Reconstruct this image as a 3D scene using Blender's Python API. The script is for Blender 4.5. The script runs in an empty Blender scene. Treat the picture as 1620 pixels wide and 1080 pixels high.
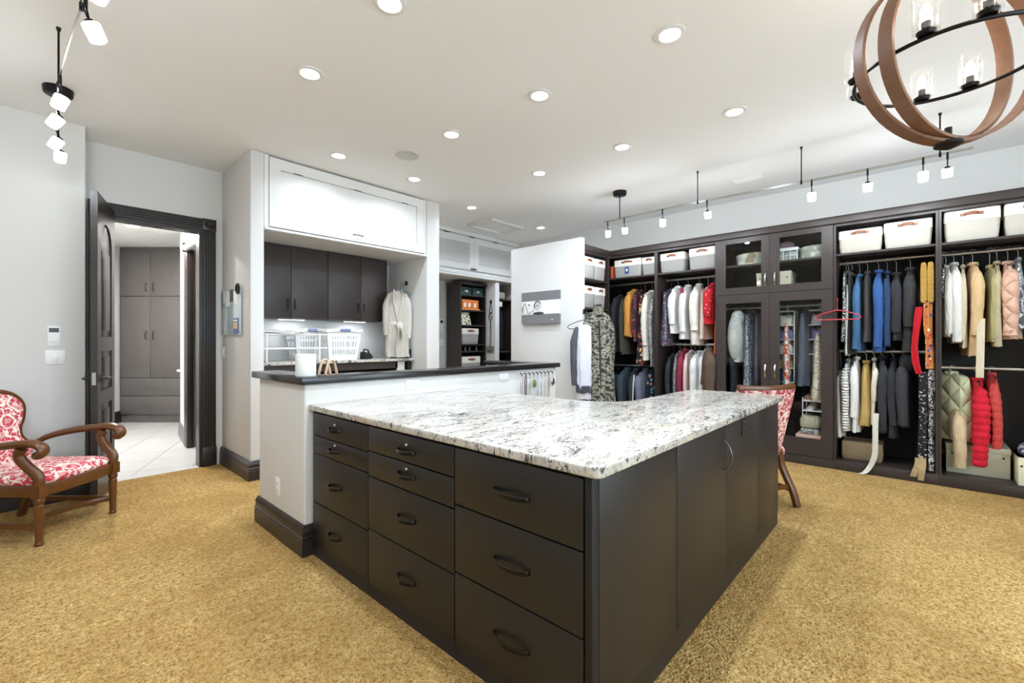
import bpy, bmesh, math, random
from mathutils import Vector, Matrix
PI = math.pi
random.seed(7)
SC = bpy.context.scene
COL = SC.collection

# ------------------------------------------------------------------ camera
CAMH = 1.30
cam = bpy.data.cameras.new('camera')
cam.sensor_width = 36.0
cam.lens = 36.0 * 705.0 / 1620.0
cam.clip_start = 0.05
camo = bpy.data.objects.new('camera', cam)
COL.objects.link(camo)
camo.location = (0, 0, CAMH)
camo.rotation_euler = (PI / 2, 0, math.radians(42.46 - 90.0))
SC.camera = camo

# ------------------------------------------------------------------ light and exposure
SC.view_settings.view_transform = 'Standard'
SC.view_settings.look = 'None'
SC.view_settings.gamma = 1.0
SC.view_settings.use_curve_mapping = False
SC.view_settings.exposure = 0.62
SC.cycles.max_bounces = 7
SC.cycles.diffuse_bounces = 5
SC.cycles.glossy_bounces = 3
SC.cycles.transmission_bounces = 6
SC.cycles.transparent_max_bounces = 12
SC.cycles.caustics_reflective = False
SC.cycles.caustics_refractive = False
SC.cycles.sample_clamp_indirect = 6.0
SC.cycles.use_denoising = True

W = bpy.data.worlds.new('sky')
SC.world = W
W.use_nodes = True
WB = W.node_tree.nodes['Background']
WB.inputs[0].default_value = (0.74, 0.87, 1.0, 1)
WB.inputs[1].default_value = 7.2

CAN_POWER = 9.6
CAN_COLOR = (0.765, 0.87, 1.0)
TRACK_POWER = 8.0
TRACK_COLOR = (0.84, 0.92, 1.0)
CHAND_POWER = 3.2
CEIL = 3.10

# ------------------------------------------------------------------ helpers
def lin(v):
    v /= 255.0
    return v / 12.92 if v <= 0.04045 else ((v + 0.055) / 1.055) ** 2.4
def c(r, g, b):
    return (lin(r), lin(g), lin(b), 1.0)

class N:
    """tiny node-tree writer"""
    def __init__(s, name):
        s.m = bpy.data.materials.new(name); s.m.use_nodes = True
        s.t = s.m.node_tree; s.n = s.t.nodes; s.l = s.t.links
        s.b = s.n['Principled BSDF']; s.out = s.n['Material Output']
        s._co = None
    def node(s, kind, **kw):
        x = s.n.new(kind)
        for k, v in kw.items(): setattr(x, k, v)
        return x
    def link(s, a, b): s.l.new(a, b)
    def co(s, scale=(1, 1, 1), rot=(0, 0, 0)):
        if s._co is None: s._co = s.node('ShaderNodeTexCoord')
        mp = s.node('ShaderNodeMapping')
        mp.inputs['Scale'].default_value = scale; mp.inputs['Rotation'].default_value = rot
        s.link(s._co.outputs['Object'], mp.inputs['Vector'])
        return mp.outputs['Vector']
    def noise(s, scale=5, detail=4, rough=.55, dist=0, vec=None):
        x = s.node('ShaderNodeTexNoise')
        x.inputs['Scale'].default_value = scale; x.inputs['Detail'].default_value = detail
        x.inputs['Roughness'].default_value = rough; x.inputs['Distortion'].default_value = dist
        s.link(vec if vec is not None else s.co(), x.inputs['Vector'])
        return x.outputs['Fac']
    def vor(s, scale=5, feature='F1', out='Distance', vec=None, rnd=1.0):
        x = s.node('ShaderNodeTexVoronoi', feature=feature)
        x.inputs['Scale'].default_value = scale
        if 'Randomness' in x.inputs: x.inputs['Randomness'].default_value = rnd
        s.link(vec if vec is not None else s.co(), x.inputs['Vector'])
        return x.outputs[out]
    def wave(s, scale=5, dist=0, detail=2, dscale=1, vec=None, direction='X', prof='SIN'):
        x = s.node('ShaderNodeTexWave', bands_direction=direction, wave_profile=prof)
        x.inputs['Scale'].default_value = scale; x.inputs['Distortion'].default_value = dist
        x.inputs['Detail'].default_value = detail; x.inputs['Detail Scale'].default_value = dscale
        s.link(vec if vec is not None else s.co(), x.inputs['Vector'])
        return x.outputs['Fac']
    def ramp(s, fac, stops, interp='LINEAR'):
        x = s.node('ShaderNodeValToRGB'); r = x.color_ramp; r.interpolation = interp
        while len(r.elements) < len(stops): r.elements.new(0.5)
        for e, (p, col) in zip(r.elements, stops):
            e.position = p; e.color = col if len(col) == 4 else (*col, 1)
        s.link(fac, x.inputs['Fac'])
        return x.outputs['Color']
    def mix(s, fac, a, b, blend='MIX'):
        x = s.node('ShaderNodeMix', data_type='RGBA', blend_type=blend)
        for sock, v in ((x.inputs[0], fac), (x.inputs[6], a), (x.inputs[7], b)):
            if isinstance(v, (int, float)): sock.default_value = v
            elif isinstance(v, tuple): sock.default_value = v
            else: s.link(v, sock)
        return x.outputs[2]
    def math(s, op, a, b=0.0):
        x = s.node('ShaderNodeMath', operation=op)
        for i, v in enumerate((a, b)):
            if isinstance(v, (int, float)): x.inputs[i].default_value = v
            else: s.link(v, x.inputs[i])
        return x.outputs[0]
    def col(s, v):
        if isinstance(v, tuple): s.b.inputs['Base Color'].default_value = v
        else: s.link(v, s.b.inputs['Base Color'])
        return s
    def set(s, rough=None, metal=None, **kw):
        if rough is not None: s.b.inputs['Roughness'].default_value = rough
        if metal is not None: s.b.inputs['Metallic'].default_value = metal
        for k, v in kw.items(): s.b.inputs[k.replace('_', ' ')].default_value = v
        return s
    def bump(s, h, strength=.3, dist=.01):
        x = s.node('ShaderNodeBump'); x.inputs['Strength'].default_value = strength
        x.inputs['Distance'].default_value = dist
        s.link(h, x.inputs['Height']); s.link(x.outputs['Normal'], s.b.inputs['Normal'])
        return s

MATS = {}
def plain(name, col, rough=.6, metal=0.0, **kw):
    k = N(name); k.col(col).set(rough, metal, **kw); MATS[name] = k.m; return k.m
def paint(name, col, rough=.75):
    k = N(name); n = k.noise(60, 3)
    k.col(col).set(rough); k.bump(n, .04, .002); MATS[name] = k.m; return k.m
CLOTHS = {}
def cloth(col, rough=.9, var=.82, ribs=0.0):
    key = (col, rough, var, ribs)
    if key in CLOTHS: return CLOTHS[key]
    k = N('cloth')
    n = k.noise(7, 4, .6)
    dk = tuple(x * var for x in col[:3]) + (1,)
    k.col(k.mix(n, dk, col)).set(rough)
    h = k.math('ADD', k.math('MULTIPLY', k.noise(160, 2), .12), k.noise(5, 4, .55, .8, k.co((4.5, 4.5, 1.1))))
    if ribs:
        w = k.wave(ribs, 1.0, 1, direction='Z'); h = k.math('ADD', k.math('MULTIPLY', h, .6), w)
    k.bump(h, .9, .03)
    CLOTHS[key] = k.m
    return k.m

# ---- mesh helpers
def NB(): return bmesh.new()
def box(bm, x0, x1, y0, y1, z0, z1):
    v = [bm.verts.new((x, y, z)) for x in (x0, x1) for y in (y0, y1) for z in (z0, z1)]
    for f in ((0, 1, 3, 2), (4, 6, 7, 5), (0, 4, 5, 1), (2, 3, 7, 6), (0, 2, 6, 4), (1, 5, 7, 3)):
        bm.faces.new([v[i] for i in f])
    return bm
def prism(bm, pts, h0, h1, axis='z'):
    """extrude a 2D outline; axis z: (x,y), axis y: (x,z), axis x: (y,z)"""
    def P(p, h):
        return {'z': (p[0], p[1], h), 'y': (p[0], h, p[1]), 'x': (h, p[0], p[1])}[axis]
    a = [bm.verts.new(P(p, h0)) for p in pts]; b = [bm.verts.new(P(p, h1)) for p in pts]
    n = len(pts)
    bm.faces.new(a); bm.faces.new(b[::-1])
    for i in range(n): bm.faces.new((a[i], b[i], b[(i + 1) % n], a[(i + 1) % n]))
    bmesh.ops.recalc_face_normals(bm, faces=bm.faces[:])
    return bm
def frames(pts, closed=False):
    pts = [Vector(p) for p in pts]; n = len(pts); T = []
    for i in range(n):
        a = pts[i - 1] if (i > 0 or closed) else pts[i]
        b = pts[(i + 1) % n] if (i < n - 1 or closed) else pts[i]
        t = (b - a); T.append(t.normalized() if t.length > 1e-9 else Vector((0, 0, 1)))
    up = Vector((0, 0, 1)) if abs(T[0].z) < .9 else Vector((1, 0, 0))
    u = T[0].cross(up).normalized(); out = []
    for i in range(n):
        if i:
            u = u - T[i] * u.dot(T[i])
            u = u.normalized() if u.length > 1e-6 else T[i].orthogonal().normalized()
        out.append((pts[i], u.copy(), T[i].cross(u).normalized()))
    return out
def tube(bm, pts, rad, seg=8, closed=False, flat=None):
    """sweep a circle (or an ellipse flat=(a,b)) along pts; rad a number or list"""
    fr = frames(pts, closed); rings = []
    for i, (p, u, w) in enumerate(fr):
        r = rad[i] if isinstance(rad, (list, tuple)) else rad
        a, b = (r, r) if flat is None else (r * flat[0], r * flat[1])
        rings.append([bm.verts.new(p + u * (a * math.cos(2 * PI * k / seg)) + w * (b * math.sin(2 * PI * k / seg))) for k in range(seg)])
    m = len(rings)
    for i in range(m if closed else m - 1):
        A, B = rings[i], rings[(i + 1) % m]
        for k in range(seg): bm.faces.new((A[k], A[(k + 1) % seg], B[(k + 1) % seg], B[k]))
    if not closed:
        bm.faces.new(rings[0][::-1]); bm.faces.new(rings[-1])
    return bm
def strip(bm, pts, w, t, up=None):
    """sweep a rectangle w x t along pts (sharp flat bar)"""
    fr = frames(pts); rings = []
    for p, u, v in fr:
        if up is not None:
            tt = u.cross(v); u = Vector(up).cross(tt).normalized(); v = tt.cross(u).normalized()
        rings.append([bm.verts.new(p + u * (sx * w / 2) + v * (sy * t / 2)) for sx, sy in ((-1, -1), (1, -1), (1, 1), (-1, 1))])
    for A, B in zip(rings, rings[1:]):
        for k in range(4): bm.faces.new((A[k], A[(k + 1) % 4], B[(k + 1) % 4], B[k]))
    bm.faces.new(rings[0][::-1]); bm.faces.new(rings[-1])
    return bm
def lathe(bm, prof, seg=16, at=(0, 0, 0), arc=None):
    """revolve (r,z) profile about z at a point"""
    rings = []
    for r, z in prof:
        if r < 1e-6: rings.append([bm.verts.new((at[0], at[1], at[2] + z))])
        else: rings.append([bm.verts.new((at[0] + r * math.cos(2 * PI * k / seg), at[1] + r * math.sin(2 * PI * k / seg), at[2] + z)) for k in range(seg)])
    for A, B in zip(rings, rings[1:]):
        for k in range(seg):
            q = [A[k % len(A)], A[(k + 1) % len(A)], B[(k + 1) % len(B)], B[k % len(B)]]
            u = []
            for v in q:
                if v not in u: u.append(v)
            if len(u) > 2: bm.faces.new(u)
    for R in (rings[0], rings[-1]):
        if len(R) > 1:
            try: bm.faces.new(R)
            except ValueError: pass
    return bm
def loft(bm, rings, cap=True):
    """rings: equal length lists of points, each closed"""
    R = [[bm.verts.new(p) for p in r] for r in rings]; n = len(R[0])
    for A, B in zip(R, R[1:]):
        for k in range(n): bm.faces.new((A[k], A[(k + 1) % n], B[(k + 1) % n], B[k]))
    if cap: bm.faces.new(R[0][::-1]); bm.faces.new(R[-1])
    return bm
def ell(bm, cx, cy, cz, rx, ry, rz, seg=12, rows=8):
    lathe(bm, [(math.sin(PI * i / rows), -math.cos(PI * i / rows)) for i in range(rows + 1)], seg)
    return bm
def xform(bm, M, verts=None):
    bmesh.ops.transform(bm, matrix=M, verts=verts if verts is not None else bm.verts[:])
    return bm
def O(name, bm, mat, parent=None, smooth=False, bevel=0.0, seg=2, loc=None, rotz=None, ang=40):
    if bevel:
        bm.normal_update()
        es = [e for e in bm.edges if len(e.link_faces) == 2 and e.calc_face_angle(0) > .5]
        bmesh.ops.bevel(bm, geom=es, offset=bevel, segments=seg, affect='EDGES', profile=.5, clamp_overlap=True)
    bmesh.ops.recalc_face_normals(bm, faces=bm.faces[:])
    if smooth or bevel:
        for f in bm.faces: f.smooth = True
        lim = math.radians(ang)
        for e in bm.edges:
            if len(e.link_faces) == 2 and e.calc_face_angle(0) > lim: e.smooth = False
    me = bpy.data.meshes.new(name); bm.to_mesh(me); bm.free()
    for m in (mat if isinstance(mat, (list, tuple)) else [mat]): me.materials.append(m)
    o = bpy.data.objects.new(name, me); COL.objects.link(o)
    if parent is not None: o.parent = parent
    if loc is not None: o.location = loc
    if rotz is not None: o.rotation_euler = (0, 0, rotz)
    return o
def tag(o, label, cat, group=None, kind=None):
    o['label'] = label; o['category'] = cat
    if group: o['group'] = group
    if kind: o['kind'] = kind
    return o
def thing(name, label, cat, loc=(0, 0, 0), rotz=0.0, group=None):
    o = bpy.data.objects.new(name, None); COL.objects.link(o)
    o.empty_display_size = .05
    o.location = loc; o.rotation_euler = (0, 0, rotz)
    return tag(o, label, cat, group)
def struct(o, label=None):
    o['kind'] = 'structure'
    if label: o['label'] = label
    return o
def BX(name, dims, mat, parent=None, bevel=0.0, **kw):
    return O(name, box(NB(), *dims), mat, parent, bevel=bevel, **kw)
def clone(o, parent=None, loc=None, rotz=None, name=None):
    k = o.copy(); COL.objects.link(k); k.parent = parent
    if loc is not None: k.location = loc
    if rotz is not None: k.rotation_euler = (0, 0, rotz)
    for ch in o.children: clone(ch, k)
    return k
def curve(pts, n=8):
    """Catmull-Rom through points"""
    P = [Vector(p) for p in pts]; P = [P[0] * 2 - P[1]] + P + [P[-1] * 2 - P[-2]]; out = []
    for i in range(1, len(P) - 2):
        a, b, d, e = P[i - 1], P[i], P[i + 1], P[i + 2]
        for k in range(n):
            t = k / n
            out.append(.5 * ((2 * b) + (d - a) * t + (2 * a - 5 * b + 4 * d - e) * t * t + (3 * b - a - 3 * d + e) * t ** 3))
    out.append(P[-2].copy())
    return out

# ------------------------------------------------------------------ materials
WALL = paint('wall_paint', c(212, 210, 206))
CEILM = paint('ceiling_paint', c(236, 235, 233), .85)
TRIMW = plain('white_trim', c(224, 223, 220), .45)
def wood(name, a, b, rough=.4, axis=(14, 14, .9), scale=3.0, spec=.5):
    k = N(name); v = k.co(axis)
    n = k.noise(scale, 6, .6, .6, v); f = k.noise(scale * 9, 3, .6, 0, v)
    k.col(k.mix(k.math('ADD', k.math('MULTIPLY', n, .75), k.math('MULTIPLY', f, .25)), a, b)).set(rough, Specular_IOR_Level=spec)
    k.bump(f, .08, .002)
    MATS[name] = k.m
    return k.m
ESP = wood('espresso_wood', c(26, 23, 22), c(38, 34, 32), .40)
ESPH = wood('espresso_horizontal_shaded', c(21, 20, 20), c(30, 28, 28), .42, (14, .9, 14))  # darker espresso: shade on the drawer fronts is put into the colour
ESPB = wood('espresso_moulding', c(36, 29, 26), c(50, 42, 38), .35)
ESPC = wood('espresso_closet', c(40, 33, 30), c(60, 50, 46), .42)
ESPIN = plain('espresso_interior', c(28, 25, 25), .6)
GREYC = wood('greywashed_hall_cabinet', c(86, 82, 80), c(112, 107, 104), .5)
WALN = wood('walnut_chair', c(66, 38, 16), c(116, 70, 30), .3, (5, 5, 5), 4.0)
CHWD = wood('chandelier_wood', c(92, 60, 42), c(138, 96, 66), .5, (4, 4, 4), 5.0)
IRON = plain('dark_iron', c(38, 36, 36), .4, .85)
PULL = plain('gunmetal_pull', c(64, 62, 61), .35, .9)
PULLD = plain('black_pull', c(40, 38, 37), .32, .8)
CHROME = plain('brushed_nickel', c(190, 188, 184), .25, 1.0)
ROD = plain('closet_rod_nickel', c(205, 203, 198), .3, .9)
PLAS = plain('white_plastic', c(236, 236, 234), .35)
PLASG = plain('grey_plastic', c(150, 152, 154), .5)
BLK = plain('black_plastic', c(24, 24, 25), .45)
CAP = plain('black_cap_lacquer', c(30, 28, 29), .22)
LEATH = plain('tan_leather', c(132, 74, 42), .5)
SHADEG = N('lamp_glow'); SHADEG.col(c(255, 250, 240)).set(.4, Emission_Color=(1, .95, .88, 1), Emission_Strength=4.0); SHADEG = SHADEG.m
CANG = N('can_light_glow'); CANG.col(c(255, 252, 246)).set(.5, Emission_Color=(1, .97, .93, 1), Emission_Strength=6.0); CANG = CANG.m
BULB = N('bulb_glow'); BULB.col(c(255, 250, 235)).set(.4, Emission_Color=(1, .9, .75, 1), Emission_Strength=6.0); BULB = BULB.m

def glassy(name, tint=(1, 1, 1, 1), gloss=.1, rough=.02):
    k = N(name); k.n.remove(k.b)
    tr = k.node('ShaderNodeBsdfTransparent'); tr.inputs[0].default_value = tint
    gl = k.node('ShaderNodeBsdfGlossy'); gl.inputs['Roughness'].default_value = rough
    fr = k.node('ShaderNodeLayerWeight'); fr.inputs[0].default_value = .5
    ad = k.math('ADD', k.math('MULTIPLY', k.math('POWER', fr.outputs['Facing'], 4.0), .6), gloss + .02)
    mx = k.node('ShaderNodeMixShader'); k.link(ad, mx.inputs[0])
    k.link(tr.outputs[0], mx.inputs[1]); k.link(gl.outputs[0], mx.inputs[2]); k.link(mx.outputs[0], k.out.inputs[0])
    return k.m
PANE = glassy('clear_pane', (.93, .95, .95, 1), .0)
FILM = glassy('clear_garment_film', (.86, .88, .92, 1), .10, .18)
k = N('seeded_glass'); k.n.remove(k.b)
tr = k.node('ShaderNodeBsdfTransparent'); gl = k.node('ShaderNodeBsdfGlossy'); gl.inputs['Roughness'].default_value = .1
tl = k.node('ShaderNodeBsdfTranslucent'); tl.inputs[0].default_value = (1, .97, .93, 1)
a1 = k.node('ShaderNodeMixShader'); a1.inputs[0].default_value = .015; k.link(tr.outputs[0], a1.inputs[1]); k.link(tl.outputs[0], a1.inputs[2])
sp = k.ramp(k.vor(70), [(.0, (.55,) * 3), (.30, (.10,) * 3), (1, (.06,) * 3)])
a2 = k.node('ShaderNodeMixShader'); k.link(sp, a2.inputs[0]); k.link(a1.outputs[0], a2.inputs[1]); k.link(gl.outputs[0], a2.inputs[2]); k.link(a2.outputs[0], k.out.inputs[0])
SEEDG = k.m
MAGB = plain('frosted_glass_board', c(188, 204, 206), .12)

# carpet
k = N('carpet')
fine = k.noise(95, 2, .6); mid = k.noise(38, 3, .7); blot = k.noise(7, 4, .6); big = k.noise(.9, 4, .55, .5)
sp_ = k.math('ADD', k.math('MULTIPLY', fine, .5), k.math('MULTIPLY', mid, .5))
base = k.ramp(sp_, [(.34, c(122, 88, 42)), (.45, c(198, 158, 94)), (.54, c(232, 194, 128)), (.66, c(252, 226, 170))])
pat = k.math('ADD', k.math('MULTIPLY', big, .6), k.math('MULTIPLY', blot, .4))
base = k.mix(k.ramp(pat, [(.42, (0, 0, 0)), (.58, (1, 1, 1))]), k.mix(.46, base, c(166, 122, 62), 'MIX'), base)
k.col(base).set(1.0, Specular_IOR_Level=.03)
k.bump(k.math('ADD', fine, k.math('MULTIPLY', mid, 1.2)), 1.0, .03)
CARPET = k.m

# granite
k = N('granite')
v = k.co((1, 1, 1), (0, 0, -.75)); vs = k.co((1, 2.6, 1), (0, 0, .82))
cloud = k.noise(5.5, 7, .62, .6, vs)
base = k.ramp(cloud, [(.28, c(160, 155, 147)), (.40, c(180, 175, 166)), (.52, c(198, 193, 183)), (.8, c(206, 201, 190))])
spk = k.ramp(k.noise(60, 5, .7, .3), [(.34, c(160, 158, 156)), (.46, (1, 1, 1, 1))])
base = k.mix(.75, base, spk, 'MULTIPLY')
fl = k.noise(32, 6, .70, .9, vs); msk = k.noise(7, 4, .6, .5, vs)
fle = k.ramp(k.math('ADD', k.math('MULTIPLY', fl, .72), k.math('MULTIPLY', msk, .30)), [(.548, (0, 0, 0)), (.575, (1, 1, 1))])
base = k.mix(fle, base, c(66, 64, 66))
warm = k.ramp(k.noise(3, 4, .5, .3), [(.55, (0, 0, 0)), (.75, (.35,) * 3)])
base = k.mix(warm, base, c(196, 176, 150))
k.col(base).set(.16)
GRAN = k.m

# damask upholstery
def damask(name, scale=9.0, ra=c(186, 34, 56), rb=c(214, 70, 88), cream=c(244, 230, 216)):
    k = N(name); v0 = k.co()
    nz = k.node('ShaderNodeTexNoise'); nz.inputs['Scale'].default_value = 14; nz.inputs['Detail'].default_value = 3
    k.link(v0, nz.inputs['Vector'])
    va = k.node('ShaderNodeVectorMath', operation='MULTIPLY_ADD'); va.inputs[1].default_value = (.10,) * 3
    k.link(nz.outputs['Color'], va.inputs[0]); k.link(v0, va.inputs[2])
    d = k.vor(scale, vec=va.outputs[0], rnd=.75)
    rings = k.ramp(d, [(0, (1, 1, 1)), (.10, (1, 1, 1)), (.12, (0, 0, 0)), (.17, (0, 0, 0)), (.19, (1, 1, 1)), (.40, (1, 1, 1)), (.43, (0, 0, 0)), (.49, (0, 0, 0)), (.51, (1, 1, 1)), (.57, (1, 1, 1)), (.60, (0, 0, 0))])
    d2 = k.vor(scale * 3.4, vec=va.outputs[0])
    vein = k.ramp(d2, [(0, (0, 0, 0)), (.12, (0, 0, 0)), (.15, (1, 1, 1)), (.50, (1, 1, 1)), (.54, (0, 0, 0))])
    far = k.ramp(d, [(.56, (0, 0, 0)), (.6, (1, 1, 1))])
    m = k.mix(far, k.mix(.35, rings, vein, 'MULTIPLY'), vein)
    red = k.mix(k.noise(40, 2), ra, rb)
    k.col(k.mix(m, cream, red)).set(.85); k.bump(k.noise(220, 2), .2, .002)
    return k.m
DAMASK = damask('damask_red_cream', 8.5)
DAMASK2 = damask('damask_crimson_cream', 10.5, c(140, 18, 44), c(182, 44, 72), c(232, 206, 192))

# ------------------------------------------------------------------ the room
XR, XL, YB, YF = 6.17, -2.6, -3.0, 5.5      # right wall, wall behind left, window wall, door wall
struct(BX('floor', (XL, XR, YB, YF, -.06, 0), CARPET), 'tan cut-pile carpet')
struct(BX('floor_niche', (3.60, XR, YF, 6.25, -.06, 0), CARPET))
struct(BX('ceiling', (XL, XR, YB, 6.25, CEIL, CEIL + .1), CEILM), 'flat off-white ceiling')
struct(BX('wall_right', (XR, XR + .1, YB, 6.25, 0, CEIL), WALL))
struct(BX('wall_left', (XL, .34, 5.16, 5.62, 0, CEIL), WALL), 'off-white wall behind the armchair')
DX0, DX1, DZ = .50, 1.245, 2.46             # door opening
struct(BX('wall_door', (DX1, 1.54, YF, YF + .12, 0, CEIL), WALL))
struct(BX('wall_door_left', (.34, DX0, YF, YF + .12, 0, CEIL), WALL))
struct(BX('wall_door_above', (DX0, DX1, YF, YF + .12, DZ, CEIL), WALL))
# window walls (behind the camera)
def winwall(wname, wins, a0, a1, off, axis):
    """wall along x (axis 'x', at y=off, room on +y) or along y (axis 'y', at x=off, room on +x)"""
    def B(a, b, d0, d1, z0, z1): return (a, b, off + d0, off + d1, z0, z1) if axis == 'x' else (off + d0, off + d1, a, b, z0, z1)
    xs = a0; bm = NB()
    for (a, b, za, zb) in wins:
        box(bm, *B(xs, a, -.12, 0, 0, CEIL)); box(bm, *B(a, b, -.12, 0, 0, za)); box(bm, *B(a, b, -.12, 0, zb, CEIL)); xs = b
    box(bm, *B(xs, a1, -.12, 0, 0, CEIL)); struct(O(wname, bm, WALL))
    for (a, b, za, zb) in wins:
        winwall.n += 1; bm = NB(); m = (a + b) / 2
        for d in ((a, a + .05, za, zb), (b - .05, b, za, zb), (a + .05, b - .05, za, za + .05), (a + .05, b - .05, zb - .05, zb), (m - .02, m + .02, za + .05, zb - .05)): box(bm, *B(d[0], d[1], -.10, -.03, d[2], d[3]))
        w = struct(O('window_%d' % winwall.n, bm, TRIMW)); BX('pane', B(a + .05, b - .05, -.070, -.066, za + .05, zb - .05), PANE, w)
        L = bpy.data.lights.new('window_portal', 'AREA'); L.shape = 'RECTANGLE'; L.size = b - a; L.size_y = zb - za; L.cycles.is_portal = True
        lo = bpy.data.objects.new('window_portal', L); COL.objects.link(lo)
        if axis == 'x': lo.location = (m, off - .13, (za + zb) / 2); lo.rotation_euler = (PI / 2, 0, PI)
        else: lo.location = (off - .13, m, (za + zb) / 2); lo.rotation_euler = (PI / 2, 0, PI / 2)
winwall.n = 0
winwall('wall_window', [(-1.9, -.3, .7, 2.6), (.3, 2.0, .7, 2.6), (2.6, 4.3, .7, 2.6)], XL, XR, YB, 'x')
struct(BX('wall_behind', (XL - .1, XL, YB, 5.3, 0, CEIL), WALL))

# laundry alcove
struct(BX('wall_laundry_left', (1.42, 1.54, 4.61, YF, 0, CEIL), WALL, bevel=.012))
struct(BX('wall_laundry_right', (3.44, 3.64, 4.61, 6.25, 0, CEIL), WALL, bevel=.012))
struct(BX('wall_laundry_back', (1.54, 3.44, YF, YF + .12, 0, CEIL), WALL))
# niche with louvred cabinets
struct(BX('wall_niche_header', (3.64, XR, YF, YF + .08, 2.36, CEIL), TRIMW))
struct(BX('wall_niche_left', (3.64, 3.74, YF + .0, 6.15, 0, 2.36), WALL))
struct(BX('wall_niche_back', (3.64, XR, 6.15, 6.25, 0, CEIL), WALL))
struct(BX('wall_niche_right', (5.575, 5.68, YF, 6.15, 0, 2.36), TRIMW, bevel=.006))
struct(BX('wall_niche_ceiling', (3.74, XR, YF + .08, 6.15, 2.36, 2.42), WALL))
# free-standing partition with the picture
struct(BX('wall_partition', (4.50, 4.575, 2.99, 4.14, 0, 2.555), WALL, bevel=.012), 'white partition wall below ceiling height')
# half wall in U shape and its cap
bm = prism(NB(), [(1.145, 2.755), (3.68, 2.755), (3.68, 3.62), (3.54, 3.62), (3.54, 2.895), (1.285, 2.895), (1.285, 3.53), (1.145, 3.53)], 0, 1.038)
struct(O('wall_half', bm, WALL, bevel=.014, seg=3), 'off-white half wall behind the island')
bm = prism(NB(), [(1.115, 2.722), (3.712, 2.722), (3.712, 3.65), (3.51, 3.65), (3.51, 2.925), (1.315, 2.925), (1.315, 3.60), (1.115, 3.60)], 1.038, 1.083)
struct(O('trim_1', bm, CAP, bevel=.006), 'black cap along the top of the half wall')

# baseboards
BBP = [(0, 0), (.024, 0), (.024, .092), (.019, .097), (.024, .103), (.024, .114), (.018, .119), (.018, .146), (.022, .150), (.014, .168), (.012, .176), (.004, .186), (0, .186)]
def baseboard(name, p0, p1, n, mat=None, ext0=0.0, ext1=0.0, prof=None):
    p0 = Vector((*p0, 0)); p1 = Vector((*p1, 0)); n = Vector((*n, 0)).normalized(); d = (p1 - p0).normalized()
    bm = NB(); R = []
    pr = prof or BBP
    for p, s, e in ((p0, -1, ext0), (p1, 1, ext1)):
        R.append([bm.verts.new(p + n * o + d * (s * e * o / .024 * .024) + Vector((0, 0, z))) for o, z in pr])
    k = len(pr)
    for i in range(k): bm.faces.new((R[0][i], R[0][(i + 1) % k], R[1][(i + 1) % k], R[1][i]))
    bm.faces.new(R[0]); bm.faces.new(R[1][::-1])
    return struct(O(name, bm, mat or ESPB))
baseboard('baseboard_left', (XL, 5.16), (.34, 5.16), (0, -1), ext1=1)
baseboard('baseboard_left_return', (.34, 5.16), (.34, YF), (1, 0), ext0=1)
baseboard('baseboard_bump', (1.42, YF), (1.42, 4.61), (-1, 0), ext1=1)
baseboard('baseboard_pillar', (1.42, 4.61), (1.54, 4.61), (0, -1), ext0=1)
baseboard('baseboard_half_end', (1.145, 3.53), (1.145, 2.755), (-1, 0), ext0=1, ext1=1)
baseboard('baseboard_half_front', (1.145, 2.755), (1.205, 2.755), (0, -1), ext0=1)
baseboard('baseboard_half_back', (1.145, 3.53), (1.285, 3.53), (0, 1), ext0=1, ext1=1)
baseboard('baseboard_partition', (4.50, 4.14), (4.50, 2.99), (-1, 0), ext0=1, ext1=1)
baseboard('baseboard_window', (XL, YB), (XR, YB), (0, 1))
baseboard('baseboard_behind', (XL, 5.16), (XL, YB), (1, 0))
# ---- door casing (fluted, with corner block and plinth block)
def flutes(bm, w, t, L, n=4):
    """fluted board outline in (across, depth), returned for extrusion"""
    pts = [(0, 0), (0, t)]
    g = w / (n + 1)
    for i in range(n):
        cx = g * (i + 1)
        pts += [(cx - g * .32, t), (cx - g * .18, t - .007), (cx + g * .18, t - .007), (cx + g * .32, t)]
    return pts + [(w, t), (w, 0)]
yc = YF
for x0, nm in ((1.245, 'trim_2'), (.385, 'trim_3')):
    bm = NB(); prism(bm, [(x0 + a, yc - d) for a, d in flutes(bm, .115, .022, 0)], .20, 2.46)
    struct(O(nm, bm, ESPB), 'fluted espresso door casing')
    struct(BX('trim_plinth', (x0 - .006, x0 + .121, yc - .03, yc, 0, .20), ESPB, bevel=.004))
    b = struct(BX('trim_corner', (x0 - .004, x0 + .119, yc - .028, yc, 2.46, 2.578), ESPB, bevel=.004))
    bm = NB(); lathe(bm, [(0, .014), (.012, .014), (.016, .006), (.028, .006), (.034, .012), (.04, .004), (.043, 0)], 16)
    xform(bm, Matrix.Translation((x0 + .0575, yc - .028, 2.519)) @ Matrix.Rotation(PI / 2, 4, 'X')); O('rosette', bm, ESPB, b, smooth=True)
bm = NB(); prism(bm, [(yc - d, 2.46 + a) for a, d in flutes(bm, .112, .022, 0)], .50, 1.243, 'x')
struct(O('trim_4', bm, ESPB), 'fluted espresso head casing over the doorway')
# jambs
struct(BX('trim_jamb', (1.215, 1.245, YF - .005, YF + .13, 0, 2.46), ESPB)); struct(BX('trim_jamb', (.50, .53, YF - .005, YF + .13, 0, 2.46), ESPB))
struct(BX('trim_jamb', (.53, 1.215, YF - .005, YF + .13, 2.43, 2.46), ESPB))

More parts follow.
